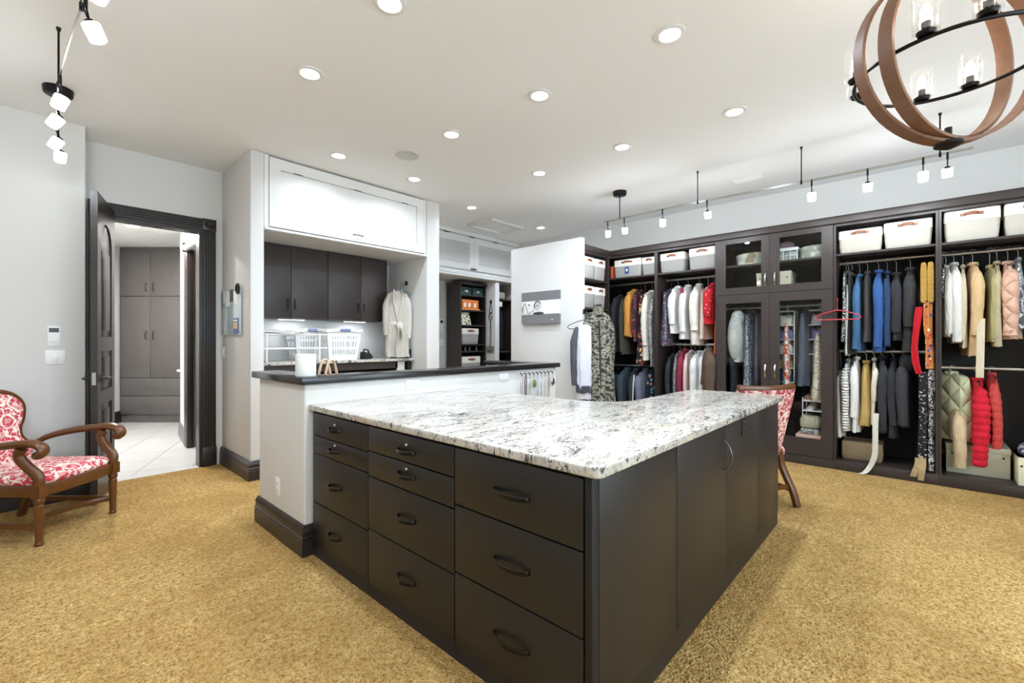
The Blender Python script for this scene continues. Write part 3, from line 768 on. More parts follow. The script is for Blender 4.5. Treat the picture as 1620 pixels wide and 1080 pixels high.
def sleeve_mesh(side, hw, zt, zs, rad, seed, slope=.40, puff=0.0, bend=.04, fwd=0.0, n=16, seg=14):
    zsho = zt - slope * (hw - .06) - .02
    pts, rr = [], []
    for i in range(n + 1):
        t = i / n; z = zsho + (zs - zsho) * t
        x = side * (hw - .030 + .030 * min(1, t * 4) + .012 * math.sin(PI * t)); y = fwd * math.sin(PI * t * .7) + bend * .35 * hn(seed, 1) * t + rad * .30 * hn(seed, 2) + .004 * math.sin(t * 6 + seed)
        pts.append((x, y, z))
        r = rad * (1.0 - .20 * t + .025 * math.sin(t * 21 + seed) + .02 * math.sin(t * 37 + seed * 2))
        if t < .16: r *= .46 + .54 * (t / .16) ** .6
        if puff: r *= .82 + .26 * abs(math.sin(PI * (zsho - z) / puff)) ** .5
        rr.append(r)
    if puff: pass
    bm = NB(); fr = frames(pts); R = []
    for i, (p, u, w) in enumerate(fr):
        R.append([p + Vector((math.cos(2 * PI * k / seg) * rr[i] * .95 * (1 + .08 * math.sin(3 * 2 * PI * k / seg + i * .35 + seed) + .04 * math.sin(5 * 2 * PI * k / seg - i * .5)), math.sin(2 * PI * k / seg) * rr[i] * 1.0, 0)) for k in range(seg)])
    return loft(bm, R)
GN = {}
def garment(name, cat, y, zr, zt, zh, th, zs, mat, label, rail, fl, x=5.87, rot=0.0, hw=.20, group=None, hang=True):
    GN[name] = GN.get(name, 0) + 1; seed = len(GN) * 1.7 + y * 7.3
    t = thing(name, label, cat, (x, y, 0), math.radians(rot), group)
    puff = .062 if fl.get('puff') else 0.0
    dress = cat in ('dress',); lower = cat in ('jeans', 'trousers')
    if lower:
        # folded over the hanger bar: two hanging legs
        for s in (-1, 1):
            O('leg', body_mesh(hw * .42, th, zt - .03, zh, seed + s, 1.0, .02, nk=.3), mat, t, smooth=True).location = (s * hw * .45, 0, 0)
        O('waistband', body_mesh(hw * .9, th * .9, zt, zt - .05, seed, 1.0, .02, nrow=3, nk=.3, folds=0), mat, t, smooth=True)
    else:
        bth = th * (.80 if zs else .92)
        zb = max(zh, .40) if rail == 'D2' else zh
        O('body', body_mesh(hw if not fl.get('low') else hw * .9, bth, zt, zb, seed, 1.25 if dress else 1.05, puff=puff, waist=.4 if dress else 1.0, nrow=64 if puff else 14, folds=min(.016, bth * .28)), mat, t, smooth=True, ang=60)
        if zs:
            for s in (-1, 1):
                zz = zs if s < 0 else min(zs + .03, zt - .2)
                sv = O('sleeve', sleeve_mesh(s, hw, zt, zz, min(.075, th * .80), seed + s, puff=puff, n=76 if puff else 16), mat, t, smooth=True, ang=60)
                if s < 0 and not puff and cat in ('jacket', 'shirt', 'coat') and th > .045:
                    fr_r = min(.075, th * .80) * .80
                    bm = NB(); lathe(bm, [(fr_r * .9, 0), (fr_r * 1.04, .0), (fr_r * 1.04, .045), (fr_r * .94, .048)], 14)
                    vs = sv.data.vertices; lo = [v.co for v in vs if v.co.z < zz + .012]
                    cx = sum(v.x for v in lo) / len(lo); cy = sum(v.y for v in lo) / len(lo)
                    O('cuff', bm, mat, sv, smooth=True, loc=(cx, cy, zz - .002))
        # collar
        bm = NB(); cr = .055 if not dress else .04
        rings = []
        for q, (f, dz) in enumerate(((1.05, -.016), (1.0, .006), (.86, .014), (.80, .004), (.84, -.012))):
            rings.append([(cr * f * math.cos(2 * PI * s / 16), min(cr * .8, th * .7) * f * math.sin(2 * PI * s / 16) , zt + dz - .010 * math.cos(2 * PI * s / 16) * .0) for s in range(16)])
        O('collar', loft(bm, rings, cap=False), mat, t, smooth=True)
    if fl.get('tagc'):
        O('collar_tag', box(NB(), -.215, -.205, -.02, .02, zt - .16, zt - .05), cl(150, 30, 70), t)
    if name == 'fur_stole':
        O('fur_wrap', xform(ell(NB(), 0, 0, 0, 1, 1, 1, 18, 12), Matrix.Translation((-.19, .012, zt - .27)) @ Matrix.Diagonal((.075, .085, .27, 1))), mat, t, smooth=True)
        O('fur_collar', xform(ell(NB(), 0, 0, 0, 1, 1, 1, 18, 12), Matrix.Translation((-.14, 0, zt - .035)) @ Matrix.Diagonal((.09, .070, .085, 1))), mat, t, smooth=True)
    if fl.get('hood'):
        bm = NB(); lathe(bm, [(0, .10), (.05, .09), (.085, .05), (.095, 0), (.08, -.06), (.03, -.10), (0, -.10)], 14); xform(bm, Matrix.Translation((-.08, -.03, zt - .05)) @ Matrix.Scale(.75, 4, (0, 1, 0))); O('hood', bm, cl(34, 34, 38), t, smooth=True)
    if fl.get('bag'):
        O('clear_bag', body_mesh(hw + .02, th * 1.15, zt + .02, zh - .02, seed + 4, 1.1, folds=.012), FILM, t, smooth=True, ang=60)
    if name == 'track_jacket':
        O('side_stripe', strip(NB(), [(-hw - .012, -.052, zt - .07), (-hw - .055, -.055, zt - .2), (-hw - .05, -.045, zs + .02)], .016, .004), cl(232, 232, 230), t)
    if hang and not lower:
        hm = 'wood' if name == 'trench_coat' else ('white' if name in ('draped_vest', 'bomber_jacket') else ('red' if name in ('coat', 'gown') and y < 2.6 else random.choice(['black', 'black', 'grey', 'white'])))
        hanger('%s hanger holding the %s' % ({'wood': 'wooden', 'black': 'black', 'white': 'white', 'red': 'red', 'grey': 'grey'}[hm], label.split(' on ')[0].split(' in the')[0].split(' in a')[0].split(' inside')[0].split(',')[0]), (x, y, 0), math.radians(rot), zt - .008, zr, hw - .03, HANGM[hm], 'hangers on the closet rails', slope=.36)
    elif hang:
        hanger('black hanger holding the %s' % label.split(' on the')[0].split(' beside')[0], (x, y, 0), math.radians(rot), zt + .03, zr, hw * .8, BLK, 'hangers on the closet rails', slope=.05)
    return t
RAILN = {'U': 'clothes on the upper rails', 'A2': 'clothes on the lower rails', 'B2': 'clothes on the lower rails', 'C2': 'clothes on the lower rails', 'D2': 'clothes on the lower rails', 'G': 'clothes behind the glass doors'}
for row in [
    ('coat', 'coat', 3.225, 2.125, 1.965, 1.156, 0.05, 1.255, cl(40,38,44), 'charcoal coat, first on the upper rail beside the corner cubbies', 'U', {}),
    ('leather_jacket', 'jacket', 3.095, 2.125, 1.947, 1.122, 0.049, 1.158, cl(66,66,54), 'dark olive leather jacket left of the mustard cardigan', 'U', {'rough': 0.4}),
    ('cardigan', 'cardigan', 2.998, 2.125, 2.03, 1.362, 0.066, 1.379, cl(206,142,62), 'mustard cardigan hanging in the corner bay', 'U', {}),
    ('blouse', 'blouse', 2.903, 2.125, 2.013, 1.3, 0.039, 1.387, RUBY, 'ruby and navy patterned blouse right of the mustard cardigan', 'U', {}),
    ('dress', 'dress', 2.837, 2.125, 1.973, 0.98, 0.048, 0, FLOR, 'black dress with orange flower print in the corner bay', 'U', {}),
    ('knit_cardigan', 'cardigan', 2.736, 2.125, 1.992, 1.044, 0.056, 1.249, CRMK, 'cream knitted cardigan with dark specks in the corner bay', 'U', {}),
    ('knit_coat', 'coat', 2.655, 2.125, 1.942, 0.97, 0.034, 1.131, TWEED, 'grey tweed coat next to the divider of the corner bay', 'U', {}),
    ('jeans', 'jeans', 3.255, 0.956, 0.818, 0.215, 0.036, 0, cl(58,80,102), 'blue jeans on the lower rail below the charcoal coat', 'A2', {}),
    ('denim_jacket', 'jacket', 3.115, 0.956, 0.911, 0.32, 0.062, 0.409, cl(62,76,88), 'dark denim jacket on the lower rail of the corner bay', 'A2', {}),
    ('track_jacket', 'jacket', 2.969, 0.956, 0.911, 0.336, 0.057, 0.38, STRIPE1, 'dark grey track jacket with a white side stripe', 'A2', {}),
    ('windbreaker', 'jacket', 2.837, 0.956, 0.911, 0.35, 0.069, 0.436, cl(118,122,140), 'slate blue windbreaker right of the striped track jacket', 'A2', {}),
    ('blouse', 'blouse', 2.691, 0.956, 0.911, 0.365, 0.047, 0, TURQ, 'turquoise and black floral blouse at the end of the lower rail', 'A2', {}),
    ('dress', 'dress', 2.463, 2.125, 1.996, 1.259, 0.062, 0, PAIS, 'dark paisley dress inside a clear bag, leftmost on its rail', 'U', {'bag': 1}),
    ('shirt', 'shirt', 2.37, 2.125, 2.022, 1.406, 0.066, 1.529, cl(236,236,234), 'white shirt hanging right of the bagged paisley dress', 'U', {}),
    ('shirt', 'shirt', 2.238, 2.125, 2.027, 1.332, 0.06, 1.429, cl(230,226,224), 'white shirt with a crimson tag at its collar', 'U', {'tagc': 1}),
    ('blazer', 'jacket', 2.095, 2.125, 2.031, 1.26, 0.071, 1.443, cl(236,232,222), 'ivory blazer between the white shirts and the red blouse', 'U', {}),
    ('blouse', 'blouse', 1.987, 2.125, 1.974, 1.331, 0.035, 0, cl(226,206,190), 'pale blush blouse half hidden behind the ivory blazer', 'U', {}),
    ('blouse', 'blouse', 1.918, 2.125, 2.024, 1.517, 0.074, 1.61, RDOT, 'red blouse with white dots in the second bay', 'U', {}),
    ('scarf_dress', 'dress', 1.829, 2.125, 1.913, 1.147, 0.019, 0, cl(222,110,48), 'narrow orange garment against the glass-door cabinet', 'U', {}),
    ('jacket', 'jacket', 2.429, 1.26, 1.131, 0.475, 0.041, 0.558, cl(40,42,48), 'black jacket, first on the second bay lower rail', 'B2', {}),
    ('shirt', 'shirt', 2.345, 1.26, 1.166, 0.483, 0.029, 0.565, PLAID, 'grey plaid shirt left of the burgundy blouse', 'B2', {}),
    ('blouse', 'blouse', 2.279, 1.26, 1.192, 0.489, 0.049, 0.652, cl(140,38,62), 'burgundy blouse on the second bay lower rail', 'B2', {}),
    ('blouse', 'blouse', 2.198, 1.26, 1.177, 0.497, 0.032, 0.658, cl(232,198,196), 'pale pink blouse right of the burgundy one', 'B2', {}),
    ('blouse', 'blouse', 2.15, 1.26, 1.161, 0.502, 0.024, 0, TWEED, 'black and white patterned blouse beside the pale pink one', 'B2', {}),
    ('shirt', 'shirt', 2.087, 1.26, 1.17, 0.508, 0.059, 0.587, cl(238,238,238), 'long white shirt on the second bay lower rail', 'B2', {}),
    ('shirt', 'shirt', 2.002, 1.26, 1.196, 0.516, 0.043, 0.673, cl(232,232,230), 'white blouse behind the brown suede jacket', 'B2', {}),
    ('suede_jacket', 'jacket', 1.918, 1.26, 1.215, 0.788, 0.093, 0.64, cl(92,74,60), 'brown suede jacket with pale lining hung over the lower rail', 'B2', {'rot': 20, 'x': 5.69, 'hw': 0.13}),
    ('coat', 'coat', 1.643, 1.7, 1.655, 0.55, 0.045, 0.625, cl(40,40,46), 'black coat behind the left glass door', 'G', {}),
    ('fur_stole', 'stole', 1.574, 1.7, 1.62, 1.062, 0.067, 0, FUR, 'white fur stole hung behind the left glass door', 'G', {'x': 5.82}),
    ('gown', 'dress', 1.479, 1.7, 1.655, 0.566, 0.051, 0, LACE, 'black and white lace gown in a clear bag behind glass', 'G', {'bag': 1}),
    ('gown', 'dress', 1.379, 1.7, 1.655, 0.576, 0.043, 0, cl(84,62,84), 'plum gown in a clear bag behind the left glass door', 'G', {'bag': 1}),
    ('sundress', 'dress', 1.108, 1.7, 1.55, 0.602, 0.035, 0, ORNG, 'white dress with orange print behind the right glass door', 'G', {}),
    ('tulle_dress', 'dress', 0.925, 1.7, 1.655, 0.823, 0.054, 0, cl(88,94,108), 'slate tulle dress behind the right glass door', 'G', {}),
    ('sequin_dress', 'dress', 0.811, 1.7, 1.437, 0.67, 0.06, 0, SEQ, 'gold and silver sequin dress behind the right glass door', 'G', {}),
    ('camisole', 'top', 0.573, 2.125, 2.03, 1.3, 0.026, 0, LEOP, 'black and white patterned top, first right of the glass doors', 'U', {}),
    ('tunic', 'top', 0.553, 2.125, 1.922, 1.158, 0.019, 0, cl(206,208,202), 'pale grey tunic right of the black and white top', 'U', {}),
    ('trousers', 'trousers', 0.522, 2.125, 2.024, 1.172, 0.029, 0, cl(52,52,52), 'charcoal trousers beside the pale grey tunic', 'U', {}),
    ('denim_shirt', 'shirt', 0.461, 2.125, 1.985, 1.198, 0.041, 1.224, cl(66,108,146), 'light blue denim shirt left of the grey draped vest', 'U', {}),
    ('draped_vest', 'vest', 0.396, 2.125, 2.01, 1.3, 0.041, 0, cl(72,68,64), 'grey-brown draped vest on a white hanger', 'U', {}),
    ('denim_jacket', 'jacket', 0.308, 2.125, 2.014, 1.201, 0.053, 1.25, cl(50,92,152), 'bright blue denim jacket in the bay right of the glass doors', 'U', {}),
    ('navy_shirt', 'shirt', 0.241, 2.125, 1.994, 1.251, 0.037, 1.269, cl(40,64,100), 'navy shirt tucked behind the bright denim jacket', 'U', {}),
    ('leather_jacket', 'jacket', 0.171, 2.125, 1.974, 1.312, 0.055, 1.391, cl(46,46,50), 'black leather jacket in the bay right of the glass doors', 'U', {'rough': 0.3}),
    ('trench_coat', 'coat', 0.067, 2.125, 2.012, 1.204, 0.06, 1.444, cl(52,52,52), 'black trench coat with shoulder flap next to the knitted scarf', 'U', {}),
    ('tunic', 'top', 0.621, 1.198, 0.979, 0.309, 0.033, 0, cl(216,214,208), 'long pale linen tunic, first on its lower rail', 'C2', {}),
    ('ruffle_blouse', 'blouse', 0.548, 1.198, 1.102, 0.385, 0.042, 0.397, RUFF, 'white ruffled blouse on the lower rail', 'C2', {}),
    ('blouse', 'blouse', 0.486, 1.198, 1.13, 0.38, 0.045, 0.533, cl(236,234,230), 'plain white blouse right of the ruffled one', 'C2', {}),
    ('vest', 'vest', 0.406, 1.198, 1.093, 0.454, 0.047, 0, KHAKI, 'mustard khaki vest with side ties on the lower rail', 'C2', {}),
    ('tee', 'shirt', 0.342, 1.198, 1.121, 0.475, 0.031, 0.712, cl(226,218,200), 'cream short-sleeved top beside the khaki vest', 'C2', {}),
    ('black_blazer', 'jacket', 0.279, 1.198, 1.141, 0.402, 0.05, 0.433, cl(48,48,52), 'charcoal blazer, first of the three dark jackets on the lower rail', 'C2', {}),
    ('black_blazer', 'jacket', 0.194, 1.198, 1.125, 0.359, 0.046, 0.494, cl(42,42,46), 'black blazer, middle of the three dark jackets on the lower rail', 'C2', {}),
    ('hooded_jacket', 'jacket', 0.107, 1.198, 1.139, 0.481, 0.06, 0.505, cl(54,54,58), 'black jacket with knitted hood, last of the three dark jackets', 'C2', {'hood': 1}),
    ('sheer_blouse', 'top', -0.161, 2.125, 2.009, 1.704, 0.026, 0, LEOP, 'black and white sheer top, first in the rightmost bay', 'U', {}),
    ('jacket', 'jacket', -0.182, 2.125, 2.001, 1.346, 0.04, 1.369, cl(232,228,216), 'off-white cropped jacket, leftmost sleeve in the rightmost bay', 'U', {}),
    ('bomber_jacket', 'jacket', -0.235, 2.125, 2.024, 1.289, 0.048, 1.3, cl(238,236,230), 'white bomber jacket with ribbed cuffs in the rightmost bay', 'U', {}),
    ('linen_jacket', 'jacket', -0.295, 2.125, 1.994, 1.244, 0.028, 1.311, cl(216,200,172), 'beige linen jacket right of the white bomber', 'U', {}),
    ('field_jacket', 'jacket', -0.358, 2.125, 2.009, 1.172, 0.056, 1.356, cl(224,190,142), 'tan field jacket with buttoned cuff in the rightmost bay', 'U', {}),
    ('olive_shirt', 'shirt', -0.464, 2.125, 1.974, 1.3, 0.036, 1.327, cl(176,168,118), 'olive shirt with blue-grey collar in the rightmost bay', 'U', {}),
    ('parka', 'jacket', -0.509, 2.125, 2.002, 1.257, 0.035, 1.257, cl(196,180,146), 'light khaki parka beside the quilted jacket', 'U', {}),
    ('quilted_jacket', 'jacket', -0.574, 2.125, 1.994, 1.321, 0.07, 1.354, QPINK, 'blush pink quilted jacket in the rightmost bay', 'U', {}),
    ('patterned_blouse', 'top', -0.635, 2.125, 2.019, 1.406, 0.032, 0, GREYW, 'grey and white top cut by the right picture edge', 'U', {}),
    ('quilted_coat', 'jacket', -0.227, 1.055, 0.715, 0.17, 0.063, 0.17, cl(214,190,150), 'beige quilted coat under the pale green vest', 'D2', {'low': 1, 'rot': 10}),
    ('quilted_vest', 'vest', -0.219, 1.055, 1.01, 0.352, 0.091, 0, QGREEN, 'pale green quilted vest in the rightmost bay', 'D2', {'rot': 38, 'hw': 0.17}),
    ('puffer_jacket', 'jacket', -0.385, 1.055, 0.958, 0.189, 0.072, 0.2, cl(214,22,46), 'bright red puffer jacket in the rightmost bay', 'D2', {'puff': 1}),
    ('puffer_jacket', 'jacket', -0.476, 1.055, 1.01, 0.36, 0.044, 0.371, cl(206,72,66), 'coral puffer jacket right of the bright red one', 'D2', {'puff': 1}),
]:
    garment(*row, group=RAILN[row[10]], rot=row[11].get('rot', random.uniform(-5, 5)), hw=row[11].get('hw', .20), x=row[11].get('x', 5.87))

# ------------------------------------------------------------------ ceiling lights
def lamp(kind, loc, power, color, size=.12, parent=None, rot=None, **kw):
    L = bpy.data.lights.new('lamp', kind); L.energy = power; L.color = color
    if kind == 'AREA': L.shape = 'DISK'; L.size = size
    else: L.shadow_soft_size = size
    for k_, v in kw.items(): setattr(L, k_, v)
    o = bpy.data.objects.new('lamp', L); COL.objects.link(o); o.location = loc
    if rot: o.rotation_euler = rot
    if parent is not None: o.parent = parent
    return o
cans = [(1.29, 3.02, 'recessed light nearest the half wall end, left column'), (1.31, 2.08, 'recessed light at the top picture edge over the drawers'), (2.55, 1.08, 'recessed light over the middle of the granite, right of centre'),
        (2.54, 2.05, 'recessed light in the centre of the ceiling'), (3.75, 1.07, 'recessed light nearest the chandelier'), (2.50, 3.00, 'recessed light left of the ceiling centre, by the round speaker'),
        (2.05, 4.15, 'recessed light in front of the white cabinet, left one'), (2.91, 4.13, 'recessed light in front of the white cabinet, right one'), (3.71, 3.00, 'recessed light above the necklace rack'),
        (3.73, 2.03, 'recessed light left of the ceiling vent'), (4.05, 4.44, 'recessed light before the louvred doors, nearer the pillar'), (5.50, 4.42, 'recessed light beyond the partition wall'),
        (1.30, 1.08, 'recessed light above the near corner of the granite worktop'), (-.2, 1.1, 'recessed light over the open carpet facing the drawers'), (-.2, -.8, 'recessed light nearest the first window'), (3.8, -1.2, 'recessed light between the last window and the closets'), (1.8, -1.6, 'recessed light in front of the middle window'),
        (-.6, 3.0, 'recessed light over the carpet before the armchair')]
for x, y, lb in cans:
    t = thing('recessed_light', lb, 'ceiling light', (x, y, CEIL), group='recessed ceiling lights')
    bm = NB(); lathe(bm, [(.058, 0), (.088, 0), (.088, -.005), (.080, -.009), (.062, -.009), (.058, -.003)], 24); O('trim_ring', bm, TRIMW, t, smooth=True)
    bm = NB(); lathe(bm, [(0, -.004), (.06, -.004), (.06, -.001)], 24); O('lens', bm, CANG, t)
    lamp('AREA', (0, 0, -.012), CAN_POWER * (.5 if y < -.5 else 1.0 if y < 4 else (1.8 if x > 5 else .55)), CAN_COLOR, .11, t, spread=math.radians(150))
# round speaker, vent, hatch
t = thing('ceiling_speaker', 'round white speaker grille flush in the ceiling', 'speaker', (2.49, 3.65, CEIL))
bm = NB(); lathe(bm, [(0, -.006), (.098, -.006), (.102, -.009), (.112, -.009), (.116, 0)], 28); O('grille', bm, plain('speaker_grille', c(205, 204, 201), .8), t, smooth=True)
t = thing('ceiling_vent', 'white slotted air vent in the ceiling above the track', 'air vent', (5.385, 1.40, CEIL), 0)
bm = NB()
for d in ((-.09, .09, -.17, -.15), (-.09, .09, .15, .17), (-.09, -.07, -.15, .15), (.07, .09, -.15, .15)): box(bm, d[0], d[1], d[2], d[3], -.010, -.001)
O('frame', bm, TRIMW, t)
for i in range(8):
    bm = NB(); xx = -.063 + i * .018; prism(bm, [(xx, -.002), (xx + .010, -.009), (xx + .012, -.009), (xx + .002, -.002)], -.15, .15, 'y'); O('slat', bm, TRIMW, t)
t = thing('attic_hatch', 'square white hatch framed in the ceiling before the louvred doors', 'hatch', (4.95, 4.86, CEIL))
bm = NB()
for d in ((-.36, .36, -.27, -.22), (-.36, .36, .22, .27), (-.36, -.31, -.22, .22), (.31, .36, -.22, .22)): box(bm, d[0], d[1], d[2], d[3], -.035, -.001)
O('frame', bm, TRIMW, t, bevel=.004); BX('panel', (-.31, .31, -.22, .22, -.008, -.001), CEILM, t)

# ---- monorail track lights
def track(name, label, x0, ys, yrange, canopy_y, zr, lamps, group, tilt=1):
    t = thing(name, label, 'track light', (0, 0, 0))
    def xr(y): return x0 + .035 * math.sin((y - yrange[0]) * 1.7)
    n = 24
    pts = [(xr(yrange[0] + (yrange[1] - yrange[0]) * i / n), yrange[0] + (yrange[1] - yrange[0]) * i / n, zr) for i in range(n + 1)]
    O('rail', strip(NB(), pts, .006, .018, up=(0, 0, 1)), CHROME, t)
    bm = NB(); lathe(bm, [(0, -.050), (.068, -.050), (.078, -.042), (.082, -.01), (.082, 0)], 20, (xr(canopy_y), canopy_y, CEIL)); tube(bm, [(xr(canopy_y), canopy_y, CEIL - .04), (xr(canopy_y), canopy_y, zr)], .006, 8); O('canopy', bm, IRON, t, smooth=True)
    for y in ys:
        bm = NB(); lathe(bm, [(0, -.02), (.008, -.02), (.012, 0)], 10, (xr(y), y, CEIL)); tube(bm, [(xr(y), y, CEIL), (xr(y), y, zr - .012)], .005, 8); tube(bm, [(xr(y), y, zr + .014), (xr(y), y, zr - .02)], .009, 8); O('post', bm, IRON, t, smooth=True)
    for (y, ang, yaw, lb) in lamps:
        h = bpy.data.objects.new('track_head', None); COL.objects.link(h); h.parent = t; h.location = (xr(y), y, zr - .008); h.empty_display_size = .05; h['label'] = lb
        bm = NB(); tube(bm, [(0, 0, .012), (0, 0, -.045)], .0075, 8); tube(bm, [(0, 0, -.02), (.004, 0, -.055), (.012, 0, -.10)], .004, 6); tube(bm, [(-.012, 0, -.03), (.0, 0, -.07), (.012, 0, -.10)], .003, 6); O('stem', bm, IRON, h, smooth=True)
        R_ = Matrix.Translation((.012, 0, -.10)) @ Matrix.Rotation(ang, 4, 'Y')
        bm = NB(); lathe(bm, [(0, .006), (.016, .006), (.018, 0), (.018, -.016), (0, -.016)], 14); xform(bm, R_); O('socket', bm, IRON, h, smooth=True)
        bm = NB(); lathe(bm, [(.012, -.008), (.033, -.010), (.034, -.020), (.031, -.075), (.028, -.077), (.030, -.022), (.012, -.014)], 18); xform(bm, R_); sh = O('glass_shade', bm, SHADEG, h, smooth=True)
        p = R_ @ Vector((0, 0, -.09))
        lamp('POINT', p, TRACK_POWER * (.36 if x0 < 1 else 1.0), TRACK_COLOR, .03, h)
nm = ['first', 'second', 'third', 'fourth', 'fifth', 'sixth', 'seventh', 'eighth']
ra = [(2.83, .1), (2.60, -.1), (2.12, .15), (1.64, -.35), (.73, .1), (.33, -.25), (-.02, .2), (-.16, -.35)]
track('ceiling_track', 'curved monorail track in front of the closets', 4.84, [1.735, .809, -.118], (2.88, -.30), 2.662, 2.775,
      [(y, a, 0.0, '%s lamp head from the corner on the closet track' % nm[i]) for i, (y, a) in enumerate(ra)], 'lamp heads on the closet track')
la = [(4.56, .05), (4.28, .45), (3.86, .5), (3.52, .3), (2.62, -.4), (2.30, .3)]
ll = ['lowest lamp head on the left track, hanging straight', 'tilted lamp head just above the lowest one', 'strongly tilted lamp head below the black canopy', 'lamp head beside the black canopy of the left track', 'lamp head at the top picture edge on the left track', 'lamp head at the near end of the left track']
track('ceiling_track', 'monorail track above the armchair with a black canopy', .165, [3.647, 2.72], (4.62, 2.1), 4.53, 2.775, [(y, a, .0, ll[i]) for i, (y, a) in enumerate(la)], 'lamp heads on the left track')

# ---- orb chandelier
CC = Vector((2.52, -.085, 2.455)); RR = .352
t = thing('orb_chandelier', 'orb chandelier of two wooden hoops with glass-shaded lamps', 'chandelier', tuple(CC))
def hoop(ang, R, w=.052, th=.012):
    n = 56; bm = NB(); rings = []
    for i in range(n):
        a = 2 * PI * i / n; rings.append([bm.verts.new(((R + dr) * math.cos(a), dy, (R + dr) * math.sin(a))) for dr, dy in ((-th / 2, -w / 2), (th / 2, -w / 2), (th / 2, w / 2), (-th / 2, w / 2))])
    for i in range(n):
        A, B = rings[i], rings[(i + 1) % n]
        for k_ in range(4): bm.faces.new((A[k_], A[(k_ + 1) % 4], B[(k_ + 1) % 4], B[k_]))
    xform(bm, Matrix.Rotation(ang, 4, 'Z'))
    return O('hoop', bm, CHWD, t, smooth=True)
hoop(math.radians(-47.5 - 2), RR); hoop(math.radians(-47.5 + 15), RR - .014)
bm = NB(); tube(bm, [(.303 * math.cos(2 * PI * i / 48), .303 * math.sin(2 * PI * i / 48), -.045) for i in range(48)], .008, 8, closed=True); mr = O('lamp_ring', bm, IRON, t, smooth=True)
bm = NB(); lathe(bm, [(0, -RR - .030), (.012, -RR - .026), (.045, -RR - .012), (.045, -RR + .0), (.012, -RR + .004), (.012, -RR + .06), (0, -RR + .06)], 16); O('bottom_hub', bm, IRON, t, smooth=True)
bm = NB(); lathe(bm, [(0, RR - .03), (.014, RR - .03), (.03, RR), (.014, RR + .02), (.006, RR + .03), (.006, CEIL - CC.z - .03), (.06, CEIL - CC.z - .02), (.065, CEIL - CC.z), (0, CEIL - CC.z)], 16); O('stem', bm, IRON, t, smooth=True)
for s in range(2):
    bm = NB(); a = math.radians(-76 + 90 * s + 4 * s)
    tube(bm, [(.303 * math.cos(a), .303 * math.sin(a), -.045), (-.303 * math.cos(a), -.303 * math.sin(a), -.045)], .001, 6)
    bm.free()
for i in range(8):
    a = math.radians((-15, 15, 77, 108, 167, 197, 257, 288)[i]); p = (.303 * math.cos(a), .303 * math.sin(a), -.037)
    ar = O('candle_cup', lathe(NB(), [(0, 0), (.024, 0), (.030, .008), (.030, .014), (.014, .016), (.014, .05), (0, .05)], 14), IRON, t, smooth=True, loc=p)
    O('glass_shade', lathe(NB(), [(.030, .012), (.041, .012), (.042, .135), (.039, .135), (.038, .016), (.030, .016)], 18), SEEDG, ar, smooth=True)
    O('bulb', lathe(NB(), [(0, .045), (.010, .05), (.017, .075), (.016, .095), (.008, .112), (0, .116)], 12), BULB, ar, smooth=True)
    lamp('POINT', (0, 0, .09), CHAND_POWER, (1, .88, .72), .02, ar)

